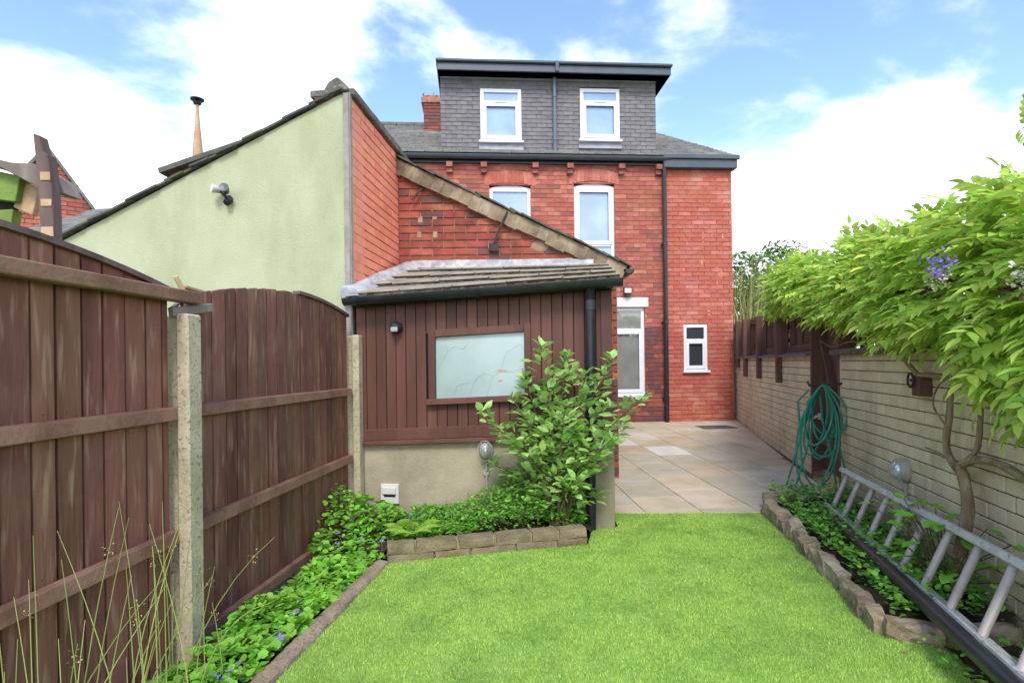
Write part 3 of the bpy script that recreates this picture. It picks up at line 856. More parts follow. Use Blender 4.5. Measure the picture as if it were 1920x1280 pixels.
# lead strip, soffit, two-step fascia
xa, xb = dx0 - .03, ds(1250, 130)[0]
mb = MB(); mb.box(dx0, dx1, DY - .02, DY + .03, dzt, dzt + .08); mb.build('lead_strip', m_lead, dor)
zf = HOU.hit(1030, 137, DY - .22)[1]
mb = MB(); mb.box8([(xa, DY - .02, dzt + .08), (dx1 + .02, DY - .02, dzt + .08), (dx1 + .02, 4.6, dzt + .08), (xa, 4.6, dzt + .08), (xa, DY - .22, zf), (xb - .02, DY - .22, zf), (xb - .02, 4.6, zf), (xa, 4.6, zf)])
mb.build('soffit', m_grey_pl, dor)
mb = MB(); mb.box(xa - .005, xb - .01, DY - .25, 4.7, zf, zf + .13); mb.build('fascia', m_grey_pl, dor, bevel=.006)
mb = MB(); mb.box(xa - .03, xb + .01, DY - .3, 4.72, zf + .131, dtop); mb.build('roof_edge_trim', m_grey_pl, dor, bevel=.015)
xp = ds(1039, 200)[0]
mb = MB(); mb.tube([(xp + .02, DY - .31, dtop - .02), (xp + .02, DY - .28, zf + .03), (xp, DY - .06, dzt + .04), (xp, DY - .06, dzb + .03)], .034, 12)
for z in (dzb + .35, dzt - .3): mb.tube([(xp, DY - .06, z - .02), (xp, DY - .06, z + .02)], .042, 12)
mb.build('dormer_downpipe', m_grey_pipe, dor, smooth=True)
# security floodlight over the ground-floor window
a = hs(1175, 546, -.02)
mb = MB(); mb.box(a[0] - .075, a[0] + .075, -.11, -.06, a[1] - .05, a[1] + .06); mb.box(a[0] - .02, a[0] + .02, -.06, .0, a[1] - .06, a[1]); mb.box(a[0] - .03, a[0] + .03, -.09, -.03, a[1] - .1, a[1] - .055)
me = mb.mesh('f', bevel=.006)
fl = empty('floodlight', HOU.world(a[0], 0, a[1] - .1), HOU.ang, 'small black floodlight above the tall ground-floor window', 'lamp')
me.transform(Matrix.Translation((-a[0], 0, -(a[1] - .1)))); link('housing', me, m_black, fl)
mb = MB(); mb.box(-.06, .06, -.113, -.111, .062, .145); mb.build('lens', m_lampgl, fl)

# =================================================================== OUTRIGGER (single storey, monopitch roof falling right)
OUT = Frame(-1.131, 5.6, 1.0, 0.0)
outr = root_of(OUT, 'brick_outrigger', 'single-storey red brick outrigger with sloping slate roof behind the brown lean-to', 'outbuilding')
os_ = lambda px, py, y=0.0: OUT.hit(px, py, y)
zl = os_(752, 303)[1]; sr, zr_ = os_(1163, 497)
slope = (zr_ - zl) / sr
sw = os_(1159, 700)[0]                     # right-hand face of the wall
topz = lambda s: zl + slope * s
mb = MB(); mb.prism([(0, -.1), (sw, -.1), (sw, topz(sw) - .09), (0, topz(0) - .09)], lambda a, b: (a, .012, b), lambda a, b: (a, 4.25, b)); mb.build('wall', m_mortar_cream, outr)
be_g = brick_mesh('brick', m_brick_gable, .2165, .064, .07, .003)
def ends_g(z):
    e = (z + .08 - zl) / slope
    return (0.0, min(sw, e))
lay_bricks(outr, be_g, 0.0, sw, 1.02, zl, .2265, .075, .0105, 0, .06, ends=ends_g, maxp=290, stuff_mat=m_brick_gable, prio=lambda it: abs(it[1] - 2.5))
be_q = brick_mesh('brick_dark', m_brick_soot, .2165, .064, .07, .003)
for r_ in range(14):           # darker engineering bricks of the corner below the lean-to roof
    for j, (a, b) in enumerate([(sw - .2265, sw)] if r_ % 2 else [(sw - .34, sw - .115), (sw - .112, sw)]):
        link('corner_brick', be_q, None, outr, ((a + b) / 2, .03, -.02 + (r_ + .5) * .075), (0, 0, 0), ((b - a - .01) / .2165, 1, 1))
# verge: mortar-faced board, ragged slate edge above it
ln = Vector((1, 0, slope)).normalized(); up_ = Vector((-ln.z, 0, ln.x))
mb = MB()
nseg = 24; Lv = (sr + .06) / ln.x
for i in range(nseg):
    a0, a1 = Lv * i / nseg, Lv * (i + 1) / nseg - .002
    j = random.uniform(-.012, .012)
    p = Vector((0, 0, zl + .0))
    q = [p + ln * a0 + up_ * (-.125 + j), p + ln * a1 + up_ * (-.125 + j), p + ln * a1 + up_ * .01, p + ln * a0 + up_ * .01]
    mb.box8([v + Vector((0, -.06, 0)) for v in q[:2]] + [v + Vector((0, .05, 0)) for v in reversed(q[:2])] + [v + Vector((0, -.06, 0)) for v in (q[3], q[2])] + [v + Vector((0, .05, 0)) for v in (q[2], q[3])])
mb.build('verge', m_verge, outr)
for i in range(20):
    a0 = Lv * i / 20 - .04; a1 = a0 + Lv / 20 + .07
    p = Vector((0, 0, zl)) + ln * ((a0 + a1) / 2) + up_ * (.02 + random.uniform(0, .012))
    tilt = -.06 + random.uniform(-.03, .03)
    mb = MB(); mb.box(-(a1 - a0) / 2, (a1 - a0) / 2, -.085 + random.uniform(-.02, .015), .3, -.006, .008)
    o = mb.build('slate', m_dslate, outr); o.location = p; o.rotation_euler = (0, -math.atan(slope) - tilt * 1.0, 0)
mb = MB()
q0 = Vector((-.02, .2, zl + .012)); q1 = Vector((sr + .05, .2, topz(sr + .05) + .012))
mb.box8([q0, q1, q1 + Vector((0, 4.1, 0)), q0 + Vector((0, 4.1, 0)), q0 + up_ * .02, q1 + up_ * .02, q1 + Vector((0, 4.1, 0)) + up_ * .02, q0 + Vector((0, 4.1, 0)) + up_ * .02]); mb.build('roof', m_slate, outr)
e = os_(1160, 512)
gutter(outr, (sr + .075, -.06, zr_ - .05), (sr + .075, 4.2, zr_ - .05), .055, m_black)
# iron stay running from the verge down to the wall, and a rusty hook
p0 = os_(951, 398, -.06); p1 = os_(926, 458, -.03)
mb = MB(); mb.tube([(p0[0], -.08, p0[1]), (p1[0] + .02, -.05, p1[1] + .06), (p1[0], -.03, p1[1])], .011, 6); mb.box(p1[0] - .05, p1[0] + .05, -.05, .01, p1[1] - .07, p1[1]); mb.build('iron_stay', m_iron, outr)
p0 = os_(790, 358); p1 = os_(775, 378)
mb = MB(); mb.tube([(p0[0] + .03, .0, p0[1] + .01), (p0[0], -.05, p0[1]), (p1[0], -.06, p1[1])], .012, 6); mb.build('iron_hook', m_iron, outr)
for px, py in ((788, 412), (815, 412), (786, 440), (816, 440)):
    a = os_(px, py); mb = MB(); mb.box(a[0] - .022, a[0] + .022, -.006, .01, a[1] - .03, a[1] + .03); mb.build('mortar_patch', m_mortar_cream, outr)
a = os_(1012, 462); mb = MB(); mb.lathe([(.001, 0), (.06, .0), (.075, .004), (.05, .012)], 11, Matrix(((1.3, 0, 0), (0, 0, -1), (0, .8, 0))), (a[0], .0, a[1])); mb.build('mortar_patch', m_mortar_cream, outr)

# =================================================================== NEIGHBOUR: green rendered gable and red painted party wall
GRN = Frame(-1.255, 4.35, .995, -.098)
green = root_of(GRN, 'rendered_outbuilding', 'pale green rendered gable building with red painted brick side wall', 'outbuilding')
gs = lambda px, py, y=0.0: GRN.hit(px, py, y)
zpk = gs(657, 172)[1]; sl, zlow = gs(108, 452)
s_pk = gs(634, 158)[0]
gsl = (gs(620, 182)[1] - zlow) / (gs(620, 182)[0] - sl)
sl2 = sl - .9
gz = lambda s: zlow + gsl * (s - sl)
mb = MB()
mb.prism([(sl2, -.1), (0, -.1), (0, zpk - .02), (s_pk, gz(s_pk) - .02), (sl2, gz(sl2) - .02)], lambda a, b: (a, 0, b), lambda a, b: (a, .3, b)); mb.build('gable_wall', m_green, green)
mb = MB(); mb.prism([(sl2, -.1), (-.02, -.1), (-.02, zpk - .12), (s_pk, gz(s_pk) - .1), (sl2, gz(sl2) - .1)], lambda a, b: (a, .3, b), lambda a, b: (a, 5.2, b)); mb.build('body', m_mortar_dark, green)
mb = MB(); mb.box(-.045, .006, -.012, .0, -.1, zpk - .01); mb.box(.0, .012, -.012, .03, -.1, zpk - .01); mb.build('corner_bead', m_cornerst, green)
# roof sheet and ragged verge slates along the gable
ln2 = Vector((1, 0, gsl)).normalized(); up2 = Vector((-ln2.z, 0, ln2.x)); L2 = (s_pk - sl2) / ln2.x
mb = MB(); q0 = Vector((sl2, .2, gz(sl2) - .015)); q1 = Vector((s_pk + .05, .2, gz(s_pk + .05) - .015))
mb.box8([q0, q1, q1 + Vector((0, 5, 0)), q0 + Vector((0, 5, 0)), q0 + up2 * .02, q1 + up2 * .02, q1 + Vector((0, 5, 0)) + up2 * .02, q0 + Vector((0, 5, 0)) + up2 * .02]); mb.build('roof', m_slate, green)
ns = 30
for i in range(ns):
    a0 = L2 * i / ns; a1 = a0 + L2 / ns + .05
    p = Vector((sl2, 0, gz(sl2))) + ln2 * ((a0 + a1) / 2) + up2 * (.0 + random.uniform(0, .008))
    mb = MB(); mb.box(-(a1 - a0) / 2, (a1 - a0) / 2, -.035 + random.uniform(-.02, .015), .25, -.008, .007)
    o = mb.build('slate', m_dslate, green); o.location = p; o.rotation_euler = (0, -math.atan(gsl) + .05 + random.uniform(-.03, .03), 0)
# party wall running back: painted brick, dark joints, coping
PAR = Frame(GRN.o.x, GRN.o.y, .0984, .9951)
rot_p = PAR.ang - GRN.ang
pw = link('party_wall', MB().mesh('party_wall'), None, green); pw.rotation_euler = (0, 0, rot_p)
mb = MB(); mb.box(.0, 5.4, .012, .28, -.1, zpk - .03)
pw.data = mb.mesh('party_wall'); pw.data.materials.append(m_mortar_dark)
be_p = brick_mesh('brick', m_brick_paint, .215, .067, .06, .0025)
sP = 1.268
lay_bricks(pw, be_p, 0.012, sP, 1.5, zpk - .03, .226, .0755, .008, 0.0, .05, maxp=300, stuff_mat=m_brick_paint, jit=.0012)
mb = MB()
x = 0
while x < 5.3:
    l = .42; mb.box(x + .003, x + l - .003, -.045, .32, zpk - .028 + random.uniform(-.004, .004), zpk + .03 + random.uniform(-.006, .006)); x += l
mb.build('coping', m_coping, pw, bevel=.008)
a = gs(630, 160)
mb = MB(); mb.prism([(a[0] - .09, a[1] - .12), (a[0] + .02, a[1] - .06), (.0, zpk + .0), (.0, zpk + .035), (a[0] + .02, a[1] + .055), (a[0] - .05, a[1] + .02), (a[0] - .09, a[1] - .04)], lambda p, q: (p, -.03, q), lambda p, q: (p, .35, q)); mb.build('ridge_stone', m_coping, green, bevel=.01)
# twin spotlight on the gable
a = gs(428, 366)
sp = empty('twin_spotlight', GRN.world(a[0], 0, a[1] - .08), GRN.ang, 'black and white twin spotlight fixed to the green gable wall', 'lamp')
sp.scale = (.78, .78, .78)
def rotm(e): return Euler(e).to_matrix()
mb = MB(); mb.lathe([(.0, 0), (.04, .0), (.045, .03), (.03, .05)], 14, rotm((R(90), 0, 0)), (.015, -.0, .05)); mb.tube([(.01, -.04, .06), (.0, -.08, .10)], .014, 8); mb.tube([(.01, -.04, .06), (-.04, -.07, .12)], .012, 8); mb.lathe([(.0, 0), (.03, .0), (.034, .05), (.0, .06)], 12, rotm((R(120), 0, R(20))), (.02, -.04, .03)); mb.build('bracket', m_black, sp, smooth=True)
mb = MB(); mb.lathe([(.0, 0), (.028, .0), (.044, .07), (.046, .09), (.038, .088), (.0, .085)], 18, rotm((R(75), 0, R(15))), (.015, -.05, .12)); mb.build('lamp_head', m_grey_pl, sp, smooth=True)
mb = MB(); mb.lathe([(.0, 0), (.028, .0), (.042, .07), (.044, .09), (.036, .092), (.0, .095)], 18, rotm((R(85), 0, R(-40))), (-.045, -.05, .135)); mb.build('lamp_head', m_white, sp, smooth=True)

# =================================================================== BROWN LEAN-TO
LTL, LTR = Vector((-1.215, 4.335, 0)), Vector((.722, 4.05, 0))
LT = Frame(LTL.x, LTL.y, LTR.x - LTL.x, LTR.y - LTL.y)
TAU = .04                                    # the lean-to has racked: its long edges climb to the right
WL = (LTR - LTL).length
lean_to = root_of(LT, 'lean_to_shed', 'dark brown boarded lean-to with concrete-tiled roof on a rendered dwarf wall', 'shed')
def ls(px, py, y=0.0):
    s, z = LT.hit(px, py, y); return s, z - TAU * (s - WL / 2)
XF = lambda p: Vector((p.x, p.y, p.z + TAU * (p.x - WL / 2)))
zg = ls(905, 560)[1]; zlb = ls(905, 824)[1]; zlt = ls(905, 797)[1]
wx0, wz0 = ls(818, 747); wx1, wz1 = ls(983, 622)
yb = lambda s: (5.585 - LT.o.y - s * LT.t.y) / LT.t.x              # local y of the outrigger face at s
mb = MB(XF); mb.prism([(0, .012), (WL, .012), (WL, yb(WL)), (0, yb(0))], lambda a, b: (a, b, -.25), lambda a, b: (a, b, zlb)); mb.build('dwarf_wall', m_render, lean_to)
# inner carcass behind the boards with a hole for the window
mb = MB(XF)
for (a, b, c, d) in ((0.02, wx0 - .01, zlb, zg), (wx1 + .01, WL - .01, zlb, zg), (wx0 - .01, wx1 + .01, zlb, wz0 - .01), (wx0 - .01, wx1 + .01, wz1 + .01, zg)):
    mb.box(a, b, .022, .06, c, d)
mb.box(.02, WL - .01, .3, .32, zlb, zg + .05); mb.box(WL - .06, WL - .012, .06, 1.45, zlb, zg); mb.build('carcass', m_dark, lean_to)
bw = .0805; nb = int(WL / bw)
for i in range(nb + 1):
    a, b = i * bw, min((i + 1) * bw, WL)
    if b - a < .02: continue
    spans = [(zlt - .02, zg + .04)]
    if b > wx0 - .03 and a < wx1 + .03: spans = [(zlt - .02, wz0 - .03), (wz1 + .03, zg + .04)]
    for c, d in spans:
        mb = MB(XF); j = random.uniform(-.0025, .0025)
        mb.box(a + .0022, b - .0022, .0 + j, .02, c, d); mb.build('board', m_dkbrown, lean_to, bevel=.003)
for (a, b, c, d, nm) in ((wx0 - .055, wx0, wz0 - .02, wz1 + .05, 'window_stile'), (wx1, wx1 + .05, wz0 - .02, wz1 + .06, 'window_stile'), (wx0, wx1, wz1, wz1 + .055, 'window_head')):
    mb = MB(XF); mb.box(a, b, -.022, .02, c, d); mb.build(nm, m_dkbrown, lean_to, bevel=.004)
mb = MB(XF); mb.box(wx0 - .07, wx1 + .03, -.05, .02, wz0 - .045, wz0 - .0); mb.build('window_sill', m_dkbrown, lean_to, bevel=.004)
mb = MB(XF); mb.box(wx0 - .005, wx1 + .005, .008, .014, wz0 - .005, wz1 + .005); pn = mb.build('window_pane', m_frost, lean_to)
pn['label'] = 'cracked frosted window pane with orange smears'
# cracks and smears on the pane
mb = MB(XF)
def crack(pts):
    pts = [ls(*p) for p in pts]
    out = []
    for (a, b), (c, d) in zip(pts[:-1], pts[1:]):
        for t in np.linspace(0, 1, 5)[:-1]: out.append((a + (c - a) * t + random.uniform(-.003, .003), .0068, b + (d - b) * t + random.uniform(-.003, .003)))
    out.append((pts[-1][0], .0068, pts[-1][1])); mb.tube(out, .0006, 4)
for c in ([(820, 693), (838, 660), (850, 650), (868, 655), (880, 640)], [(838, 660), (832, 640), (845, 626)], [(983, 690), (960, 697), (938, 695), (925, 705), (912, 742)], [(938, 695), (950, 660), (975, 645), (981, 655)], [(880, 742), (890, 715), (895, 705)], [(850, 740), (858, 722), (880, 718)], [(925, 705), (905, 700), (890, 715)]): crack(c)
mb.build('crack', m_crack, pn)
mb = MB(XF)
for (x0, y0, x1, y1) in ((927, 692, 950, 699), (931, 711, 944, 716)):
    a = ls(x0, y1); b = ls(x1, y0); n_ = 14
    poly = [((a[0] + b[0]) / 2 + math.cos(t) * (b[0] - a[0]) / 2 * random.uniform(.7, 1.1), (a[1] + b[1]) / 2 + math.sin(t) * (b[1] - a[1]) / 2 * random.uniform(.6, 1.2)) for t in np.linspace(0, 6.28, n_, endpoint=False)]
    mb.prism(poly, lambda p, q: (p, .0068, q), lambda p, q: (p, .0079, q))
mb.build('smear', m_orange, pn)
# ledge: broad fascia board with a projecting strip under it
mb = MB(XF); mb.box(.0, WL + .01, -.018, .02, zlb + .02, zlt); mb.build('ledge_board', m_dkbrown, lean_to, bevel=.004)
mb = MB(XF); mb.box(.0, WL + .02, -.04, .03, zlb - .012, zlb + .02); mb.build('ledge_strip', m_dkbrown, lean_to, bevel=.004)
x1, z1 = ls(1119, 600); mb = MB(XF); mb.box(WL - .07, WL + .012, -.014, .05, zlt, zg); mb.build('corner_board', m_dkbrown, lean_to, bevel=.004)
# rendered pier at the right-hand end of the dwarf wall
a = ls(1114, 900); mb = MB(XF); mb.box(a[0], WL + .015, -.06, .5, -.25, zlb - .012); mb.build('pier', m_render, lean_to, bevel=.006)
# tiled roof
zf0 = zg + .05; 
def roofpt(u, v, h=0.0):
    """u along the eaves 0..1, v up the slope 0..1"""
    sa = -.02 + u * (WL + .09); sb = .04 + u * (WL - .02)
    s = sa + (sb - sa) * v
    yf, ybk = -.10, yb(s)
    zt_ = 2.16 - TAU * (s - WL / 2)
    return Vector((s, yf + (ybk - yf) * v, zf0 + (zt_ - zf0) * v + h))
nr = 4; ncol = 5
for r_ in range(nr):
    v0, v1 = r_ / nr - (.0 if r_ else .0), (r_ + 1) / nr + .07
    u = -(.5 / ncol if r_ % 2 else 0)
    while u < 1:
        ua, ub = max(u, 0), min(u + 1 / ncol, 1)
        if ub - ua > .02:
            dz = random.uniform(-.003, .004)
            g_ = .0018
            h0, h1 = .058 + dz, .0 + dz
            v1c = min(v1, .97)
            mb = MB(XF)
            lo_ = [roofpt(ua + g_, v0, h0 - .016), roofpt(ub - g_, v0, h0 - .016), roofpt(ub - g_, v1c, h1 - .02), roofpt(ua + g_, v1c, h1 - .02)]
            hi_ = [roofpt(ua + g_, v0, h0), roofpt(ub - g_, v0, h0), roofpt(ub - g_, v1c, h1 + .014), roofpt(ua + g_, v1c, h1 + .014)]
            mb.box8(lo_ + hi_); mb.build('roof_tile', m_tile, lean_to, bevel=.004)
        u += 1 / ncol
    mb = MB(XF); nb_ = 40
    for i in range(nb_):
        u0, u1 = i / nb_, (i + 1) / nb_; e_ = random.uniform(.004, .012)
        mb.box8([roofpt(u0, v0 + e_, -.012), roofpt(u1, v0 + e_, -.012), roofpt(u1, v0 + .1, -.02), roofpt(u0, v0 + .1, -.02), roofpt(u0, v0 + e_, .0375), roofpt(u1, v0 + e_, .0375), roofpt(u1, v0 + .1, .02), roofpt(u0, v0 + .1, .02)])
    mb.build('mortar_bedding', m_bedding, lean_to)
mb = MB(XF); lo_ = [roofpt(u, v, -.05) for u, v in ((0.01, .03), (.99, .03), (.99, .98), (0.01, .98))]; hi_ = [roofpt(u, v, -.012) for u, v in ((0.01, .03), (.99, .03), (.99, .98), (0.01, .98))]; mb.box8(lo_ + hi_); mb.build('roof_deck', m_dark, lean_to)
# painted flashing where the roof meets both walls
mb = MB(XF)
for i in range(26):
    u0, u1 = i / 26 * .93, (i + 1) / 26 * .93
    a, b = roofpt(u0, .965, .03), roofpt(u1, .965, .03)
    ha = .066 + random.uniform(-.004, .005)
    mb.box8([a + Vector((0, -.05, -.02)), b + Vector((0, -.05, -.02)), b + Vector((0, .1, -.02)), a + Vector((0, .1, -.02)), a + Vector((0, .025, ha)), b + Vector((0, .025, ha)), b + Vector((0, .1, ha)), a + Vector((0, .1, ha))])
for i in range(14):
    v0, v1 = i / 14 * .98, (i + 1) / 14 * .98
    a, b = roofpt(0.0, v0, .05 - v0 * .02), roofpt(0.0, v1, .05 - v1 * .02)
    ha = .05 + random.uniform(-.004, .004)
    mb.box8([a + Vector((.09, 0, -.02)), b + Vector((.09, 0, -.02)), b + Vector((-.06, 0, -.02)), a + Vector((-.06, 0, -.02)), a + Vector((.0, 0, ha)), b + Vector((.0, 0, ha)), b + Vector((-.06, 0, ha)), a + Vector((-.06, 0, ha))])
mb.build('flashing', m_flash, lean_to)
# gutter, downpipe
ge0, ge1 = -.03, WL + .085
g = gutter(lean_to, (ge0, -.135, zg + .055 + TAU * (ge0 - WL / 2)), (ge1, -.135, zg + .055 + TAU * (ge1 - WL / 2)), .055, m_black)
mb = MB(XF); mb.box(.0, WL + .02, -.075, .0, zg - .0, zg + .05); mb.build('fascia', m_black, lean_to)
xd = ls(1107, 600)[0]; zd = zg + .02 + TAU * (xd - WL / 2)
zl_ = zlb + TAU * (xd - WL / 2)
mb = MB(); mb.tube([(xd, -.12, zd), (xd, -.075, zd - .06), (xd, -.07, zd - .12), (xd, -.07, zl_ + .1), (xd - .01, -.085, zl_ - .02), (xd - .01, -.095, -.05)], .034, 12)
for z in (zd - .13, zd - .55): mb.tube([(xd, -.07, z - .035), (xd, -.07, z + .035)], .041, 12)
mb.build('downpipe', m_black, lean_to, smooth=True)
# small wall lamp on the boards
a = LT.hit(745, 617)
lp = empty('wall_lamp', LT.world(a[0], 0, a[1] - .05), LT.ang, 'small black wall lamp on the dark brown boards', 'lamp')
mb = MB(); mb.lathe([(.0, 0), (.045, .0), (.05, .02), (.046, .05), (.03, .075), (.0, .08)], 18, rotm((R(90), 0, 0)), (0, -.0, .06)); mb.build('housing', m_black, lp, smooth=True)
mb = MB(); mb.box(-.025, .03, -.088, -.07, .025, .062); mb.build('lens', m_lampgl, lp, bevel=.006)
# vent plate on the render
a = LT.hit(715, 943); b = LT.hit(748, 907)
vp = empty('vent_plate', LT.world((a[0] + b[0]) / 2, 0, a[1]), LT.ang, 'white square vent plate with a dark slot on the rendered wall', 'vent')
hw, hh = (b[0] - a[0]) / 2, b[1] - a[1]
mb = MB(); mb.box(-hw, hw, -.014, .014, 0, hh); mb.box(-hw * .75, hw * .75, -.03, -.014, hh * .5, hh * .86); mb.build('plate', m_white, vp, bevel=.004)
mb = MB(); mb.box(-hw * .6, hw * .65, -.0165, -.0135, hh * .36, hh * .46); mb.build('slot', m_dark, vp)

def bulkhead(name, loc, ang, label, pipe_len):
    r_ = empty(name, loc, ang, label, 'lamp'); r_.scale = (.85, .85, .85)
    mb = MB(); mb.lathe([(.0, .0), (.062, .0), (.066, .02), (.06, .035), (.0, .036)], 20, rotm((R(90), 0, 0)) @ Matrix(((1, 0, 0), (0, 1.35, 0), (0, 0, 1))), (0, 0, .09)); mb.build('base', m_grey_cond, r_, smooth=True)
    mb = MB(); mb.lathe([(.052, .03), (.054, .06), (.046, .09), (.025, .108), (.0, .112)], 20, rotm((R(90), 0, 0)) @ Matrix(((1, 0, 0), (0, 1.35, 0), (0, 0, 1))), (0, 0, .09)); mb.build('glass', m_lampgl, r_, smooth=True)
    mb = MB()
    for t in (-.03, 0, .03):
        mb.tube([(t, -.035, .005), (t, -.085, .025), (t, -.118, .07), (t, -.118, .11), (t, -.085, .155), (t, -.035, .175)], .0035, 6)
    mb.tube([(.066 * math.cos(t), -.075, .09 + .088 * math.sin(t)) for t in np.linspace(0, 6.2832, 21)], .0035, 6); mb.build('guard', m_grey_cond, r_, smooth=True)
    mb = MB(); mb.tube([(0, -.016, .0), (0, -.016, -pipe_len)], .012, 8); mb.lathe([(.0, 0), (.028, 0), (.028, .03), (.0, .03)], 12, rotm((R(90), 0, 0)), (0, 0, -pipe_len * .3)); mb.build('conduit', m_grey_cond, r_, smooth=True)
    return r_
a = LT.hit(912, 862)
bulkhead('bulkhead_lamp', LT.world(a[0], .012, a[1]), LT.ang, 'oval caged bulkhead lamp on the rendered wall behind the shrub', .36)

# =================================================================== LEFT FENCE
def fence_panel(label, s0, s1, zb, arch, ends, rails, gravel, toprail=None):
    fr = Frame(*(FEN.world(s0, 0, 0)[:2]), FEN.t.x, FEN.t.y)
    r_ = root_of(fr, 'fence_panel', label, 'fence panel', 'arched fence panels')
    L_ = s1 - s0
    def top(x): return ends[0] + (ends[1] - ends[0]) * x / L_ + arch * (1 - (2 * x / L_ - 1) ** 2)
    x = 0.0; k_ = 0; nails = MB()
    while x < L_ - .01:
        wd = random.uniform(.084, .106); b = min(x + wd, L_)
        j = random.uniform(-.002, .002)
        mb = MB()
        # feather-edge: thick on one side, thin where the next board laps it
        za, zb2 = top(x) + random.uniform(-.006, .004), top(b)
        mb.box8([(x + .0065, .053 + j, zb), (b - .0065, .049 + j, zb), (b - .0065, .070 + j, zb), (x + .0065, .070 + j, zb), (x + .0065, .053 + j, za), (b - .0065, .049 + j, zb2), (b - .0065, .070 + j, zb2), (x + .0065, .070 + j, za)])
        mb.box8([(x + .0065, .0745 + j, zb + .004), (b + .014, .080, zb + .004), (b + .014, .084, zb + .004), (x + .0065, .084, zb + .004), (x + .0065, .0745 + j, za - .004), (b + .014, .080, zb2 - .012), (b + .014, .084, zb2 - .012), (x + .0065, .084, za - .004)])
        o = mb.build('board', m_brown, r_, bevel=.0015)
        for zn in (zn_ for q_ in rails for zn_ in [q_[0] + (q_[1] - q_[0]) * x / L_]):
            xn = (x + b) / 2 + random.uniform(-.02, .02); nails.tube([(xn, .054, zn + .05), (xn, .0495, zn + .05)], .002, 5)
        x = b; k_ += 1
    nails.build('nails', m_iron, r_)['kind'] = 'stuff'
    for z0_, z1_, z2_, thick in rails:
        mb = MB(); n_ = 6
        for i in range(n_):
            a, b = L_ * i / n_, L_ * (i + 1) / n_
            za, zc2 = z0_ + (z1_ - z0_) * i / n_, z0_ + (z1_ - z0_) * (i + 1) / n_
            mb.box8([(a, .012, za - thick / 2), (b, .012, zc2 - thick / 2), (b, .047, zc2 - thick / 2 - .006), (a, .047, za - thick / 2 - .006), (a, .018, za + thick / 2), (b, .018, zc2 + thick / 2), (b, .047, zc2 + thick / 2 + .006), (a, .047, za + thick / 2 + .006)])
        mb.build('rail', m_rail, r_, bevel=.002)
    # arched capping strip
    mb = MB(); n_ = 16
    lo_i, hi_i = toprail if toprail else (0, n_)
    for i in range(lo_i, hi_i):
        a, b = L_ * i / n_, L_ * (i + 1) / n_
        mb.box8([(a, .03, top(a) - .004), (b, .03, top(b) - .004), (b, .078, top(b) - .004), (a, .078, top(a) - .004), (a, .03, top(a) + .016), (b, .03, top(b) + .016), (b, .078, top(b) + .016), (a, .078, top(a) + .016)])
    mb.build('capping', m_post_wood, r_)
    if gravel:
        mb = MB(); mb.box(0, L_, .03, .075, -.2, zb - .004); mb.build('gravel_board', m_conc, r_, bevel=.004)
    return r_, fr
sP1 = FEN.loc((fenX(2.374), 2.374, 0)).x; sP2 = FEN.loc((fenX(4.28), 4.28, 0)).x
fh = lambda px, py: FEN.hit(px, py, .03)
zA0, zA1 = fh(385, 767)[1], fh(665, 733)[1]
zB0, zB1 = fh(385, 978)[1], fh(665, 856)[1]
zC0, zC1 = fh(400, 1178)[1], fh(614, 1018)[1]
zpe1, zpe2 = FEN.hit(385, 560, .05)[1], FEN.hit(662, 596, .05)[1]
zmid = FEN.hit(520, 541, .05)[1]
pan2, _ = fence_panel('brown arched fence panel between the two concrete posts', sP1 + .06, sP2 - .06, (zC0 + zC1) / 2 - .01, zmid - (zpe1 + zpe2) / 2, (zpe1, zpe2), [(zA0, zA1, 0, .05), (zB0, zB1, 0, .05), (zC0 + .01, zC1, 0, .05)], True, (9, 16))
zt0 = FEN.hit(5, 430, .05)[1]; zt1 = FEN.hit(335, 546, .05)[1]
zD0, zD1 = fh(5, 820)[1], fh(325, 776)[1]; zE0, zE1 = fh(5, 1163)[1], fh(325, 1008)[1]; zT0, zT1 = fh(5, 512)[1], fh(325, 552)[1]
s_in0 = fh(5, 800)[0]
LP = 1.86; s0p = sP1 - .05 - LP
kx = lambda z0_, z1_: (z1_ + (z0_ - z1_) * (LP) / (sP1 - .05 - s_in0), z1_)
ext = lambda a, b: (b + (a - b) * LP / (sP1 - .05 - s_in0) * .55, b)
pan1, pfr1 = fence_panel('brown fence panel with a thick grey top rail, rushes growing at its foot', s0p, sP1 - .05, (zC0 + zC1) / 2 - .03, .10, (zt1 + .02, zt1 - .01), [ext(zD0, zD1) + (0, .05), ext(zE0, zE1) + (0, .05)], True)
mb = MB(); mb.box8([(0, -.012, zT1 - .035), (LP + .13, -.012, zT1 - .03), (LP + .13, .046, zT1 - .03), (0, .046, zT1 - .035), (0, -.012, zT1 + .02), (LP + .13, -.012, zT1 + .022), (LP + .13, .046, zT1 + .022), (0, .046, zT1 + .02)]); mb.build('top_rail', m_rail, pan1, bevel=.005)
def concrete_post(s, top, label):
    p = FEN.world(s, 0, -.2)
    r_ = empty('concrete_post', p, FEN.ang, label, 'fence post', 'concrete fence posts')
    h = top + .2
    mb = MB()
    # slotted H section: two flanges and a web, chamfered top
    mb.box(-.046, .046, -.032, .024, 0, h); mb.box(-.046, .046, .092, .125, 0, h - .01); mb.box(-.018, .018, .024, .092, 0, h - .005)
    mb.build('post', m_conc, r_, bevel=.008)
    return r_
z1p = FEN.hit(353, 588, -.02)[1]; z2p = FEN.hit(680, 629, -.02)[1]
concrete_post(sP1, z1p, 'concrete fence post with broken timber scraps on its top')
concrete_post(sP2, z2p, 'concrete fence post standing against the brown lean-to')
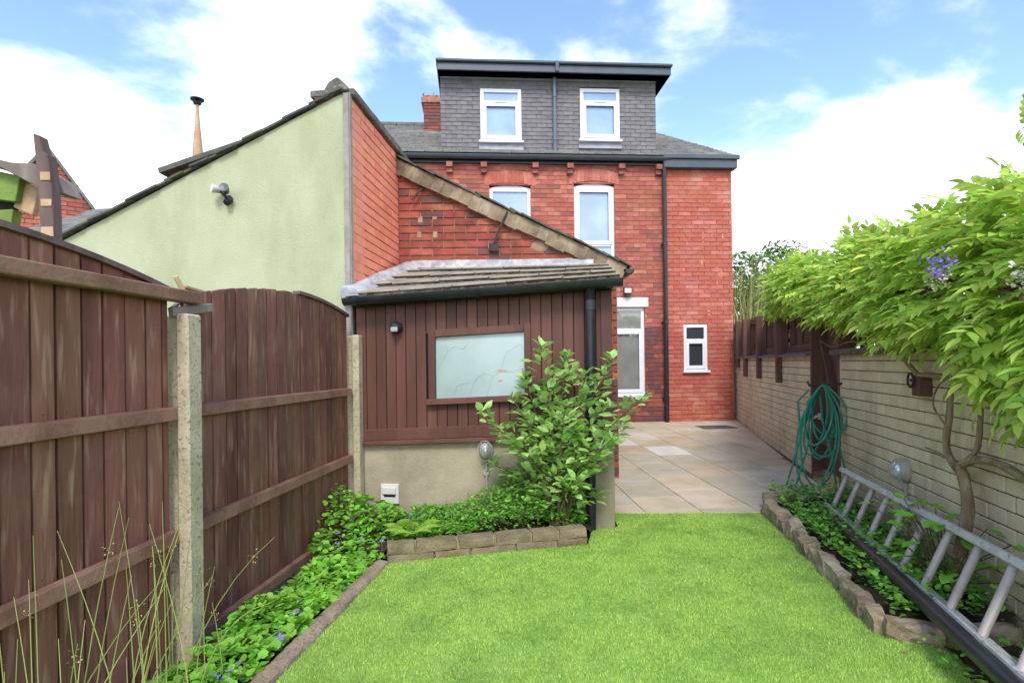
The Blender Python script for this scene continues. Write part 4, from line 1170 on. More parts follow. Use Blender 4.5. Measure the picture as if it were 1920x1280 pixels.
# broken timber scraps lodged on the first post
sc_ = empty('broken_timber', FEN.world(sP1 + .05, .04, z1p), FEN.ang, 'splintered grey timber scraps caught between the fence panels', 'timber scrap')
mb = MB(); mb.beam((-.10, .0, .005), (.12, -.03, .045), .03, .04); mb.build('splinter', m_grey_wood, sc_, bevel=.004)
mb = MB(); mb.beam((.04, .0, .03), (-.03, .03, .17), .016, .02); mb.build('splinter', m_pale_wood, sc_, bevel=.004)
mb = MB(); mb.beam((.02, .03, .13), (.20, .04, .12), .03, .014); mb.build('splinter', m_pale_wood, sc_, bevel=.003)
mb = MB(); mb.beam((-.06, .03, .02), (.06, .05, .09), .02, .014); mb.build('splinter', m_grey_wood, sc_, bevel=.003)

# kerb: concrete edgings end to end
kr = empty('kerb_edging', (KB.x, KB.y, -.1), 0, 'brown concrete kerb between the lawn and the fence bed', 'kerb')
dk = (KA - KB); Lk = dk.length; dk.normalize()
segl = .78
for i in range(3):
    a = KB + dk * (i * Lk / 3 + .004) - Vector((KB.x, KB.y, 0)); b = KB + dk * ((i + 1) * Lk / 3 - .004) - Vector((KB.x, KB.y, 0))
    mb = MB(); n_ = 26; vs = []; pr = [(-.046, 0), (-.046, .10), (-.036, .121), (-.012, .130), (.016, .130), (.038, .120), (.046, .098), (.046, 0)]
    sx = Vector((dk.y, -dk.x, 0))
    for j in range(n_ + 1):
        c_ = a + (b - a) * j / n_
        for (u_, v_) in pr: vs.append(c_ + sx * (u_ + random.uniform(-.003, .003)) + Vector((0, 0, v_ + (random.uniform(-.004, .003) if v_ else 0))))
    m_ = len(pr)
    mb.add(vs, [(j * m_ + q, j * m_ + q + 1, (j + 1) * m_ + q + 1, (j + 1) * m_ + q) for j in range(n_) for q in range(m_ - 1)] + [tuple(range(m_)), tuple(range(n_ * m_, (n_ + 1) * m_))])
    mb.build('edging_stone', m_kerb, kr, smooth=True)

# =================================================================== RIGHT GARDEN WALL, GATE
RW = Frame(wallX(5.5), 5.5, -.245, -1.0)        # local x runs towards the viewer; local y into the wall
rw_hit = lambda px, py, y=0.0: RW.hit(px, py, y)
sg = rw_hit(1575, 700)[0]                         # near side of the gate opening
ztop = 1.235
near = root_of(RW, 'garden_wall', 'cream painted brick garden wall carrying the vine, near side of the gate', 'wall')
mb = MB(); mb.box(sg, 5.2, .008, .24, -.14, ztop); mb.build('wall_core', m_cream_joint, near)
be_c = brick_mesh('brick', m_cream_brick, .132, .0695, .06, .005)
bs_c = .0755
lay_bricks(near, be_c, sg, 4.4, -.02, ztop, .138, bs_c, .006, 0.0, .06, maxp=300, stuff_mat=m_cream_brick, jit=.0022, prio=lambda it: abs(it[0] - 1.9) + (0 if it[1] > .1 else 5))
mb = MB(); mb.box(sg - .004, sg + .008, .0, .24, -.1, ztop); mb.build('wall_end', m_cream_brick, near)
x = sg - .04; i = 0
while x < 4.4:
    l = random.uniform(.2, .27)
    mb = MB(); mb.box(x, x + l - .006, -.06 + random.uniform(-.012, .01), .3, ztop + random.uniform(-.002, .003), ztop + .05 + random.uniform(-.006, .006)); mb.build('coping_stone', m_coping, near, bevel=.008)
    x += l; i += 1
far = root_of(RW, 'garden_wall', 'cream painted brick garden wall topped by a brown board fence', 'wall')
mb = MB(); mb.box(-7.5, -.0, .008, .24, -.1, ztop); mb.build('wall_core', m_cream_joint, far)
lay_bricks(far, be_c, -7.4, -.0, .06, ztop, .138, bs_c, .006, 0.0, .06, maxp=300, stuff_mat=m_cream_brick, jit=.0018, prio=lambda it: -it[0])
x = -7.4
while x < -.02:
    l = .3
    for j in range(2):
        mb = MB(); mb.box8([(x, -.05 + j * .06, ztop + .0 + j * .022), (min(x + l, 0) - .004, -.05 + j * .06, ztop + j * .022), (min(x + l, 0) - .004, .2, ztop + .045 + j * .02), (x, .2, ztop + .045 + j * .02), (x, -.05 + j * .06, ztop + .022 + j * .022), (min(x + l, 0) - .004, -.05 + j * .06, ztop + .022 + j * .022), (min(x + l, 0) - .004, .2, ztop + .066 + j * .02), (x, .2, ztop + .066 + j * .02)])
        mb.build('coping_tile', m_coping, far)
    x += l
# board fence on the far wall
tf = root_of(RW, 'board_fence', 'brown board fence with battens standing on the cream wall beyond the gate', 'fence')
zfl, zfh = ztop + .085, rw_hit(1500, 578, .08)[1]
zfh2 = rw_hit(1385, 604, .08)[1]
ft = lambda x: zfh + (zfh2 - zfh) * min(1, (-x) / 4.3)
x = -7.3
while x < -.03:
    b = min(x + .16, -.02); y_ = .1 + (.022 if int(round(x / .16)) % 2 else 0)
    mb = MB(); mb.box8([(x, y_, zfl), (b + .02, y_, zfl), (b + .02, y_ + .018, zfl), (x, y_ + .018, zfl), (x, y_, ft(x)), (b + .02, y_, ft(b)), (b + .02, y_ + .018, ft(b)), (x, y_ + .018, ft(x))]); mb.build('board', m_gate, tf, bevel=.002)
    x += .16
mb = MB(); mb.box(-7.3, -.02, .05, .095, zfl - .03, zfl + .05); mb.build('rail', m_gate, tf, bevel=.004)
mb = MB(); mb.box8([(-7.3, .05, ft(-7.3) - .07), (-.02, .05, ft(0) - .07), (-.02, .095, ft(0) - .07), (-7.3, .095, ft(-7.3) - .07), (-7.3, .05, ft(-7.3) + .012), (-.02, .05, ft(0) + .012), (-.02, .095, ft(0) + .012), (-7.3, .095, ft(-7.3) + .012)]); mb.build('rail', m_gate, tf, bevel=.004)
for px, pyb in ((1382, 690), (1396, 706), (1421, 709), (1458, 717)):
    s_ = rw_hit(px, 650, -.04)[0]; zb_ = rw_hit(px, pyb, -.04)[1]
    mb = MB(); mb.box(s_ - .045, s_ + .045, -.062, -.002, zb_, ft(s_) - .02); mb.build('fence_post', m_gate, tf, bevel=.004)
    mb = MB(); mb.box(s_ - .03, s_ + .03, -.01, .05, ztop + .08, ft(s_) - .04); mb.build('spacer', m_gate, tf)
nf = root_of(RW, 'board_fence', 'brown board fence behind the vine on top of the nearer cream wall', 'fence')
x = sg - .06
while x < 4.6:
    mb = MB(); mb.box(x, x + .155, .15 + (.02 if int(round(x / .16)) % 2 else 0), .168 + (.02 if int(round(x / .16)) % 2 else 0), ztop + .015, 1.80 + random.uniform(-.01, .01)); mb.build('board', m_gate, nf, bevel=.002); x += .16
for z in (1.36, 1.7): mb = MB(); mb.box(sg + .02, 4.7, .10, .149, z - .04, z + .04); mb.build('rail', m_gate, nf, bevel=.004)
# gate in the gap
gt = root_of(RW, 'garden_gate', 'brown boarded gate with a diagonal brace between two cream walls', 'gate')
zgt = rw_hit(1550, 590, .1)[1]
x = .05
while x < sg - .08:
    mb = MB(); mb.box(x, min(x + .12, sg - .05) - .003, .10, .12, .13, zgt + .1); mb.build('board', m_gate, gt, bevel=.002); x += .12
for z in (.42, zgt - .08):
    mb = MB(); mb.box(.05, sg - .05, .062, .099, z - .045, z + .045); mb.build('ledge', m_gate, gt, bevel=.004)
mb = MB(); mb.beam((.10, .078, zgt - .13), (sg - .12, .078, .50), .03, .085, (0, 1, 0)); mb.build('brace', m_gate, gt, bevel=.004)
for a, b in ((.0, .05), (sg - .05, sg - .005)):
    mb = MB(); mb.box(a + .001, b - .001, -.005, .13, .06, zgt + .06); mb.build('gate_post', m_gate, gt, bevel=.004)
mb = MB(); mb.box(.0, sg - .0, .0, .06, zgt - .02, zgt + .08); mb.build('header', m_gate, gt, bevel=.004)
mb = MB(); mb.box(.06, .16, .04, .062, .62, .68); mb.tube([(.05, .03, .65), (.14, .03, .65)], .01, 8); mb.tube([(.1, .03, .65), (.1, .0, .63)], .008, 8); mb.build('latch', m_alu, gt)

# bulkhead lamp and brown box on the near wall
a = rw_hit(1703, 905); bulkhead('bulkhead_lamp', RW.world(a[0], 0, a[1]), RW.ang, 'round caged bulkhead lamp on the cream garden wall above the ladder', .42)
a = rw_hit(1742, 742)
bx = empty('wall_box', RW.world(a[0], 0, a[1]), RW.ang, 'small brown wooden box with a round metal ring on the cream wall', 'box')
mb = MB(); mb.box(-.045, .045, -.07, .0, .0, .12); mb.build('box', m_gate, bx, bevel=.004)
mb = MB(); mb.tube([(-.02 + .035 * math.cos(t), -.085, .09 + .04 * math.sin(t)) for t in np.linspace(0, 6.2832, 17)], .007, 8); mb.box(-.03, -.01, -.086, -.06, .08, .1); mb.build('ring', m_iron, bx, smooth=True)

# =================================================================== HOSE hung beside the gate
hz = empty('garden_hose', RW.world(sg + .04, -.13, .0), R(-35), 'coiled green garden hose hanging on the wall beside the gate', 'hose')
mb = MB(); pts = []
rh = random.Random(3)
zt_ = .99
loops = 8
for l in range(loops):
    wx = rh.uniform(.07, .17); low = rh.uniform(.10, .6); cx_ = rh.uniform(-.12, .08); dy_ = -.015 - .012 * l
    for t in np.linspace(0, 2 * math.pi, 22, endpoint=False):
        zz = (zt_ + low) / 2 + (zt_ - low) / 2 * math.cos(t)
        fx = math.sin(t) * wx * (1.0 - .6 * max(0, math.cos(t)) ** 2)
        pts.append((cx_ * (1 - math.cos(t)) / 2 + fx, dy_ - .03 * max(0, math.cos(t)) - .02 * (1 - math.cos(t)) * rh.uniform(.8, 1.1), zz))
sm = []
for i in range(len(pts) - 1):
    for t in (0, .5): sm.append(Vector(pts[i]).lerp(Vector(pts[i + 1]), t))
mb.tube(sm, .0085, 8)
for k_, (x0, w0) in enumerate(((-.13, .10), (-.06, .16))):
    mb.tube([(x0 + w0 * .2, -.06, .95), (x0 - .06, -.09, .85), (x0 - .04, -.1, .55), (x0 - .12, -.12, .25), (x0 - .15, -.13, .13), (x0 - .05, -.16, .10), (x0 + .12, -.17, .10), (x0 + .22, -.13, .12), (x0 + .2, -.1, .35), (x0 + .12, -.08, .7), (x0 + .1, -.06, .95)], .0085, 8)
mb.build('hose', m_hose, hz, smooth=True)
mb = MB(); mb.tube([(-.09, -.09, .86), (-.095, -.09, .80), (-.1, -.09, .74)], [.014, .02, .014], 10); mb.build('connector', m_blue, hz, smooth=True)
hv = Matrix.Rotation(R(35), 3, 'Z') @ RW.n; mb = MB(); mb.tube([hv * .14 + Vector((0, 0, 1.0)), Vector((0, 0, .985)), hv * -.12 + Vector((0, 0, .985)), hv * -.13 + Vector((0, 0, 1.02))], .01, 8); mb.build('hook', m_iron, hz, smooth=True)

# =================================================================== STONE EDGING of the right bed
ed = empty('stone_edging', (EDG[3].x, EDG[3].y, 0), 0, 'rough stone edging of the bed below the cream wall', 'edging')
def rough_stone(p, q, w_, h, parent, mat, name='stone'):
    bm = bmesh.new(); bmesh.ops.create_cube(bm, size=1.0)
    bmesh.ops.subdivide_edges(bm, edges=bm.edges, cuts=2, use_grid_fill=True)
    sd_ = random.random() * 50
    from mathutils import noise
    a = q - p; L_ = a.length; ang_ = math.atan2(a.y, a.x)
    for v in bm.verts:
        c = v.co.copy(); v.co = Vector((c.x * L_, c.y * w_, c.z * h))
        rr = (abs(c.x * 2) ** 6 + abs(c.y * 2) ** 6 + abs(c.z * 2) ** 6) ** (1 / 6)
        v.co /= max(1, rr ** .55)
        nz = noise.noise_vector(v.co * 9 + Vector((sd_, 0, 0))) * .022 + noise.noise_vector(v.co * 25 + Vector((sd_, 3, 0))) * .01
        v.co += nz
    me = bpy.data.meshes.new(name); bm.to_mesh(me); bm.free()
    return link(name, me, mat, parent, (p + q) / 2 - parent.location + Vector((0, 0, h * .42)), (random.uniform(-.08, .08), random.uniform(-.06, .06), ang_))
for i in range(len(EDG) - 1):
    p, q = EDG[i], EDG[i + 1]; L_ = (q - p).length; n_ = max(1, round(L_ / .17)); h = .125 - .008 * i
    for j in range(n_):
        a = p.lerp(q, j / n_); b = p.lerp(q, (j + 1) / n_)
        rough_stone(a, b + (b - a) * .02, .085 + random.uniform(-.02, .03), h * random.uniform(.65, 1.05), ed, m_stone)
rough_stone(Vector((2.01, 4.42, 0)), Vector((2.25, 4.48, 0)), .12, .14, ed, m_stone)

# planter front wall: two courses of worn blocks
pl = empty('planter_wall', (PLA.x, PLA.y, 0), math.atan2(PLB.y - PLA.y, PLB.x - PLA.x), 'low mossy block wall of the planter in front of the lean-to', 'planter wall')
Lp = (PLB - PLA).length
for r_ in range(2):
    x = 0.0
    while x < Lp - .04:
        l = random.uniform(.16, .27) if r_ else random.uniform(.2, .32)
        b = min(x + l, Lp)
        z0_, z1_ = (0, .045) if r_ == 0 else (.049, .108)
        bm = bmesh.new(); bmesh.ops.create_cube(bm, size=1.0); bmesh.ops.subdivide_edges(bm, edges=bm.edges, cuts=2, use_grid_fill=True)
        from mathutils import noise
        sd_ = random.random() * 90
        for v in bm.verts:
            c = v.co.copy(); v.co = Vector((c.x * (b - x - .008), c.y * .11, c.z * (z1_ - z0_)))
            k3 = sum(1 for q in c if abs(abs(q) - .5) < .01)
            if k3 >= 2: v.co *= .97
            v.co += noise.noise_vector(v.co * 14 + Vector((sd_, 0, 0))) * .009
        me = bpy.data.meshes.new('block'); bm.to_mesh(me); bm.free()
        link('block', me, m_plblock, pl, ((x + b) / 2, .055 + random.uniform(-.006, .006), (z0_ + z1_) / 2)); x = b
for y_ in (.17, .30):
    mb = MB(); mb.box(Lp - .11, Lp - .003, y_ - .055, y_ + .06, 0, .10); mb.build('block', m_plblock, pl, bevel=.012)
mb = MB(); mb.box(0.01, Lp - .01, .02, .09, -.02, .10); mb.build('mortar', m_joint, pl)

# =================================================================== LADDER AND PIPE
la, lb = Vector((2.33, 4.10, .12)), Vector((1.63, 1.62, .135))          # lower rail
ua, ub = Vector((2.46, 4.12, .375)), Vector((1.85, 1.70, .405))          # upper rail, leaning to the wall
lad = empty('ladder', (1.9, 2.9, 0), 0, 'aluminium ladder lying on its side across the bed against the wall', 'ladder')
o3 = lad.location
acr = (ua - la).normalized()
def channel(p, q, nm):
    mb = MB(); a = (q - p).normalized(); nrm = a.cross(acr).normalized()
    if nrm.x > 0: nrm = -nrm
    # box rail with a shallow groove in its outer face
    for off_, wid, th in ((0, .026, .066),):
        mb.beam(p - o3, q - o3, .030, .074, acr.cross(a))
    for s_ in (-.026, .026): mb.beam(p - o3 + nrm * s_ * 1.05 + acr * 0, q - o3 + nrm * s_ * 1.05, .036, .014, acr.cross(a))
    return mb.build(nm, m_alu, lad, bevel=.002)
channel(la, lb, 'rail'); channel(ua, ub, 'rail')
for i in range(11):
    t = .035 + i * .096
    p, q = la.lerp(lb, t) - o3, ua.lerp(ub, t) - o3
    mb = MB(); mb.tube([p, q], .0175, 10); mb.build('rung', m_rung, lad, smooth=True)
mb = MB(); mb.tube([(2.15, 3.72, .13), (1.80, 2.5, .142), (1.34, .9, .158)], .034, 16)
pipe = mb.build('drain_pipe', m_black, None, smooth=True); tag(pipe, 'long black plastic pipe lying alongside the ladder', 'pipe')

# =================================================================== PLANTS
def rand_dirs(n, zlo=-.3, zhi=1.0):
    a = RNG.uniform(0, 2 * np.pi, n); z = RNG.uniform(zlo, zhi, n); r_ = np.sqrt(np.maximum(0, 1 - z * z))
    return np.stack([r_ * np.cos(a), r_ * np.sin(a), z], 1)
# leaf templates: x along the leaf, z up
OV_V = [(0, 0, 0), (.3, .27, .04), (.65, .24, .03), (1, 0, -.08), (.65, -.24, .03), (.3, -.27, .04), (.35, 0, -.03), (.68, 0, -.04)]
OV_F = [(0, 6, 1), (6, 7, 2), (6, 2, 1), (7, 3, 2), (0, 5, 6), (6, 5, 4), (6, 4, 7), (7, 4, 3)]
RD_V = [(0, 0, 0), (.15, .42, .06), (.6, .5, .05), (1, .2, -.02), (1, -.2, -.02), (.6, -.5, .05), (.15, -.42, .06), (.5, 0, -.04)]
RD_F = [(7, 1, 0), (7, 2, 1), (7, 3, 2), (7, 4, 3), (7, 5, 4), (7, 6, 5), (7, 0, 6)]
def leaf_mesh(name, tv, tf, mat):
    me = np_mesh(name, np.array(tv, float), np.array(tf), mat); return me
def foliage(name, parent, mat, tv, tf, pos, dirs, size, origin=(0, 0, 0), ups=None, smooth=False):
    n_ = len(pos)
    if ups is None: ups = np.tile([0, 0, 1.0], (n_, 1)) + RNG.normal(0, .35, (n_, 3))
    V_, F_ = inst(tv, tf, np.asarray(pos) - np.asarray(origin), frames_from(np.asarray(dirs), ups), size)
    o = link(name, np_mesh(name, V_, F_, mat, smooth), None, parent)
    return o
def leaf_objs(name, parent, me, pos, dirs, size, origin=(0, 0, 0)):
    n_ = len(pos); ups = np.tile([0, 0, 1.0], (n_, 1)) + RNG.normal(0, .35, (n_, 3))
    fr_ = frames_from(np.asarray(dirs), ups)
    for i in range(n_):
        m4 = Matrix([list(fr_[i][0]), list(fr_[i][1]), list(fr_[i][2])])
        o = link(name, me, None, parent, Vector(pos[i]) - Vector(origin), m4.to_euler(), (size[i],) * 3)

# ---- shrub in the planter
sb = Vector((.30, 3.80, .06))
sh = empty('leafy_shrub', sb, 0, 'tall light green leafy shrub growing in the planter before the lean-to', 'shrub')
mb = MB(); tips = []
rs = random.Random(11)
targets = [(1015, 648), (1062, 668), (1150, 672), (1205, 745), (905, 770), (960, 745), (985, 705), (1100, 700), (1130, 760), (1175, 790), (940, 800), (925, 870), (1000, 780), (1060, 760), (1085, 810), (1040, 850), (1130, 860), (980, 880), (1090, 900), (1150, 820), (1020, 720), (1110, 930), (960, 830), (1060, 900), (1010, 930)]
lp_, ld_ = [], []
for i, (px, py) in enumerate(targets):
    dd = 3.8 + rs.uniform(-.28, .28)
    tip = Wp(px, py, dd) - sb
    base = Vector((rs.uniform(-.05, .05), rs.uniform(-.05, .05), 0))
    mid = base.lerp(tip, .5) + Vector((-tip.x * .18, -tip.y * .2, .08))
    path = [base + (mid - base) * t * 2 if t < .5 else mid + (tip - mid) * (t - .5) * 2 for t in np.linspace(0, 1, 9)]
    path = [path[0]] + [(path[k - 1] + path[k] * 2 + path[k + 1]) / 4 for k in range(1, 8)] + [path[8]]
    mb.tube(path, [.011 - .0011 * k for k in range(9)], 5)
    tot = (tip - base).length
    nl = int(27 + tot * 36)
    for k in range(nl):
        t = .35 + .65 * (k / nl) ** .8
        f = t * 8; j = min(int(f), 7); p = path[j].lerp(path[j + 1], f - j)
        ax = (path[j + 1] - path[j]).normalized()
        sd_ = Vector((rs.uniform(-1, 1), rs.uniform(-1, 1), rs.uniform(-.25, .45))).normalized()
        sp = rs.random() * (.10 if t < .93 else .03) * (1.4 - t * .5)
        q = p + sd_ * sp
        lp_.append(q); ld_.append(sd_ + ax * .5 + Vector((0, 0, -.12)))
    for k in range(4):
        lp_.append(tip); ld_.append(Vector((rs.uniform(-1, 1), rs.uniform(-1, 1), .5)))
mb.build('stem', m_stem, sh, smooth=True)
st = MB(); st.beam((.0, .03, .0), (.01, .03, .42), .035, .035, (0, 1, 0)); st.build('stake', m_stem, sh, bevel=.004)
lp_ = np.array([tuple(v) for v in lp_]); ld_ = np.array([tuple(v) for v in ld_])
sz = RNG.uniform(.05, .10, len(lp_))
ordr = np.argsort(lp_[:, 1] - sz * 2)        # nearest leaves singly
lm = leaf_mesh('leaf', OV_V, OV_F, m_leaf)
A = ordr[:290]; B = ordr[290:]
leaf_objs('leaf', sh, lm, lp_[A], ld_[A], sz[A])
foliage('foliage', sh, m_leaf, OV_V, OV_F, lp_[B], ld_[B], sz[B])['kind'] = 'stuff'

# ---- low planting in the planter
def cover(name, label, mat, pts, size, cat='ground cover', tv=RD_V, tf=RD_F, zlo=.1, zhi=.9):
    pts = np.asarray(pts)
    o = foliage(name, None, mat, tv, tf, pts, rand_dirs(len(pts), zlo, zhi) * np.array([1, 1, .5]), size)
    return tag(o, label, cat, kind='stuff')
def bed_points(n_, fx, hfun, shell=.4):
    P = []
    for _ in range(n_):
        x, y, g_ = fx()
        h = hfun(x, y)
        P.append((x, y, g_ + h * (random.random() ** shell)))
    return np.array(P)
def fx_pl():
    u, v = random.random(), random.random()
    a = PLA.lerp(PLB, u); 
    yb_ = 4.30 + (4.03 - 4.30) * u
    y = a.y + .10 + (yb_ - a.y - .12) * v
    return a.x + (.0 if v < .3 else -.0), y, .06
def h_pl(x, y):
    u = (x - PLA.x) / (PLB.x - PLA.x); v = (y - (PLA.y + (PLB.y - PLA.y) * u)) / .8
    hump = math.exp(-((u - .68) / .28) ** 2)
    return .04 + .30 * hump * min(1, v * 1.6 + .15) + .05 * random.random()
P = bed_points(5200, fx_pl, h_pl)
cover('planter_ground_cover', 'dense low green ground cover filling the planter', m_cover_d, P, RNG.uniform(.018, .038, len(P)), tv=OV_V, tf=OV_F)
P = bed_points(900, lambda: (lambda q: (q[0], q[1], q[2]))(fx_pl()), lambda x, y: h_pl(x, y) * 1.0 + .01, .1)
P = P[P[:, 1] < 3.75]
cover('planter_edge_leaves', 'fresh bright small leaves spilling along the planter wall', m_cover, P, RNG.uniform(.016, .03, len(P)))
# ferns
def fern(loc, nfr, length, label):
    r_ = empty('fern', loc, 0, label, 'fern', 'ferns in the planter')
    V_, F_ = [], []
    for i in range(nfr):
        a = 2 * math.pi * i / nfr + random.uniform(-.3, .3); L_ = length * random.uniform(.75, 1.1)
        d_ = Vector((math.cos(a), math.sin(a), 0)); sd_ = Vector((-d_.y, d_.x, 0))
        for k in range(1, 22):
            t = k / 22
            p = d_ * (L_ * t * .75) + Vector((0, 0, L_ * (1.05 * t - .75 * t * t)))
            wl = L_ * .26 * math.sin(math.pi * min(1, t * .85 + .13)) 
            for s_ in (-1, 1):
                b = len(V_); q = p + sd_ * s_ * wl + d_ * wl * .25 + Vector((0, 0, -wl * .2))
                w_ = L_ * .02
                V_ += [tuple(p - d_ * w_), tuple(p + d_ * w_), tuple(p.lerp(q, .6) + d_ * w_ * .8), tuple(q), tuple(p.lerp(q, .6) - d_ * w_ * .8)]
                F_ += [(b, b + 1, b + 2), (b, b + 2, b + 4), (b + 4, b + 2, b + 3)]
    o = link('fronds', np_mesh('fronds', np.array(V_), np.array(F_), m_fern), None, r_)
fern(G(765, 1018, .07) + Vector((0, .08, 0)), 9, .26, 'bright yellow-green fern at the fence end of the planter')
fern(G(812, 1014, .07) + Vector((0, .1, 0)), 8, .17, 'smaller bright fern in the planter between the larger fern and the shrub')
fern(G(868, 1010, .07) + Vector((0, .08, 0)), 7, .13, 'smallest fern tuft in the planter, near the shrub stem')

# ---- ground cover with blue flowers along the fence
def fx_fb():
    y = 1.15 + (4.1 - 1.15) * random.random(); v = random.random()
    x0_, x1_ = fenX(y) + (.09 if y < 3.4 else .0), (kerbX(y) - .04 if y < 3.36 else -.80)
    return x0_ + (x1_ - x0_) * v, y, -.03
def h_fb(x, y):
    v = (x - fenX(y)) / .45
    base = .035 + .05 * math.sin(y * 5.3) ** 2
    up = .33 * math.exp(-((y - 3.85) / .32) ** 2) * (1 - .5 * v)
    return base * (1 - .35 * v) + up + (.05 if 2.2 < y < 2.7 else 0)
P = bed_points(4600, fx_fb, h_fb, .3)
cover('bellflower_cover', 'round-leaved green bellflower carpet along the foot of the fence', m_cover, P, RNG.uniform(.014, .046, len(P)))
def flower(loc, mat, label, r_=.016):
    V_, F_ = [], []
    for i in range(5):
        a = 2 * math.pi * i / 5
        d_ = Vector((math.cos(a), math.sin(a), .35)).normalized(); s_ = Vector((-math.sin(a), math.cos(a), 0))
        b = len(V_); V_ += [(0, 0, 0), tuple(d_ * r_ * .7 + s_ * r_ * .35), tuple(d_ * r_ * 1.15), tuple(d_ * r_ * .7 - s_ * r_ * .35)]; F_ += [(b, b + 1, b + 2, b + 3)]
    st_ = len(V_)
    V_ += [(-.001, 0, 0), (.001, 0, 0), (.001, 0, -.06), (-.001, 0, -.06)]; F_ += [(st_, st_ + 1, st_ + 2, st_ + 3)]
    o = link('bellflower', np_mesh('bellflower', np.array(V_), np.array(F_), mat), None, None, loc, (random.uniform(-.6, .2), random.uniform(-.4, .4), random.uniform(0, 6)))
    tag(o, label, 'flower', 'blue bellflowers along the fence')
for px, py in ((430, 1258), (418, 1275), (447, 1245), (523, 1180), (525, 1195), (556, 1148), (635, 1000), (632, 1020), (678, 1012), (716, 1015), (770, 965), (560, 1130), (405, 1268)):
    p = G(px, py, .07 if py > 1050 else .17)
    flower(p, m_violet, 'tiny blue bellflower among the round leaves at the fence foot', .018)
# white dots in the planter
for px, py in ((846, 965), (875, 967), (902, 968), (858, 1000), (925, 1005), (780, 985)):
    p = G(px, py, .2); 
    o = link('white_flower', np_mesh('white_flower', np.array([(0, 0, .0), (.01, 0, .004), (.0, .01, .004), (-.01, 0, .004), (0, -.01, .004), (0, 0, -.05), (.001, 0, 0)]), np.array([(0, 1, 2), (0, 2, 3), (0, 3, 4), (0, 4, 1), (0, 6, 5)]), m_wflow), None, None, p, (-.5, 0, 0))
    tag(o, 'tiny white flower in the ground cover of the planter', 'flower', 'white flowers in the planter')

# ---- rushes
rb = Vector((-1.27, 1.72, -.04))
ru = empty('rush_clump', rb, 0, 'clump of tall thin green rushes in front of the fence panel', 'rush')
mb = MB(); tf_ = MB(); rr = random.Random(5)
for i in range(46):
    a = rr.uniform(0, 6.28); L_ = rr.uniform(.35, .85); sp_ = rr.uniform(.05, .55)
    b0 = Vector((rr.uniform(-.1, .16), rr.uniform(-.35, .4), 0))
    d_ = Vector((math.cos(a) * .8 + .3, math.sin(a) * .35, 0))
    bend = rr.uniform(0, .35) if rr.random() < .25 else 0
    path = [b0 + d_ * (sp_ * L_ * t ** 1.5) + Vector((0, 0, L_ * t - bend * L_ * t ** 3)) for t in np.linspace(0, 1, 8)]
    mb.tube(path, [.0029 * (1 - .7 * k / 7) for k in range(8)], 4)
    if rr.random() < .3:
        c = path[6]
        for k in range(14):
            q = c + Vector((rr.gauss(0, .009), rr.gauss(0, .009), rr.gauss(0, .01)))
            e_ = Vector((rr.gauss(0, 1), rr.gauss(0, 1), rr.gauss(0, 1))).normalized() * .007; f_ = e_.cross(Vector((0, 0, 1))).normalized() * .0025
            tf_.add([q - f_, q + f_, q + e_], [(0, 1, 2)])
o = mb.build('stalks', m_rush, ru); o['kind'] = 'stuff'
o = tf_.build('seed_tufts', m_tuft, ru); o['kind'] = 'stuff'

# ---- right bed planting
def fx_rb():
    while True:
        y = random.uniform(2.42, 4.6); x0_ = np.interp(y, [p.y for p in reversed(EDG[:6])], [p.x for p in reversed(EDG[:6])]) + .07
        x1_ = wallX(y) - .02
        if y > 4.36: x0_ = 2.1
        return x0_ + (x1_ - x0_) * random.random(), y, .05
def h_rb(x, y):
    return .05 + .10 * random.random() * (1 if x > 2.0 + (y - 3.4) * .2 else .55) + (.05 if y > 4.2 else 0)
P = bed_points(3600, fx_rb, h_rb, .5)
cover('bed_ground_cover', 'leafy green weeds filling the bed under the ladder', m_cover_d, P, RNG.uniform(.02, .042, len(P)), tv=OV_V, tf=OV_F)
P = bed_points(1500, fx_rb, lambda x, y: h_rb(x, y) + .01, .2)
P = P[(P[:, 0] < 2.15)]
cover('bed_edge_leaves', 'bright green creeping leaves behind the stone edging', m_cover, P, RNG.uniform(.016, .032, len(P)))
P = np.array([(random.uniform(1.62, 2.02), random.uniform(1.3, 2.3), .02 + random.random() * .05) for _ in range(350)])
P = P[P[:, 0] > 1.55 + .03]
cover('corner_weeds', 'scattered weeds on the bare soil beside the ladder foot', m_cover_d, P, RNG.uniform(.02, .04, len(P)), tv=OV_V, tf=OV_F)
# big-leaved plant at the wall foot
bp_ = empty('broad_leaf_plant', Vector((wallX(2.75) - .16, 2.75, .05)), 0, 'plant with large pointed green leaves at the foot of the cream wall', 'plant')
lm2 = leaf_mesh('leaf', OV_V, OV_F, m_cover)
pp_, dd_ = [], []
mb = MB()
for i in range(44):
    a = random.uniform(0, 6.28); h = random.uniform(.1, .40); r_ = random.uniform(.04, .28)
    q = Vector((math.cos(a) * r_ * .6 - .04, math.sin(a) * r_ * 1.5, h)); pp_.append(tuple(q)); dd_.append((math.cos(a) - .3, math.sin(a), random.uniform(-.4, .3)))
    mb.tube([(q.x * .1, q.y * .1, 0), (q.x * .6, q.y * .6, h * .7), q], .003, 4)
leaf_objs('leaf', bp_, lm2, np.array(pp_), np.array(dd_), RNG.uniform(.07, .12, len(pp_)))
mb.build('stems', m_stem, bp_)

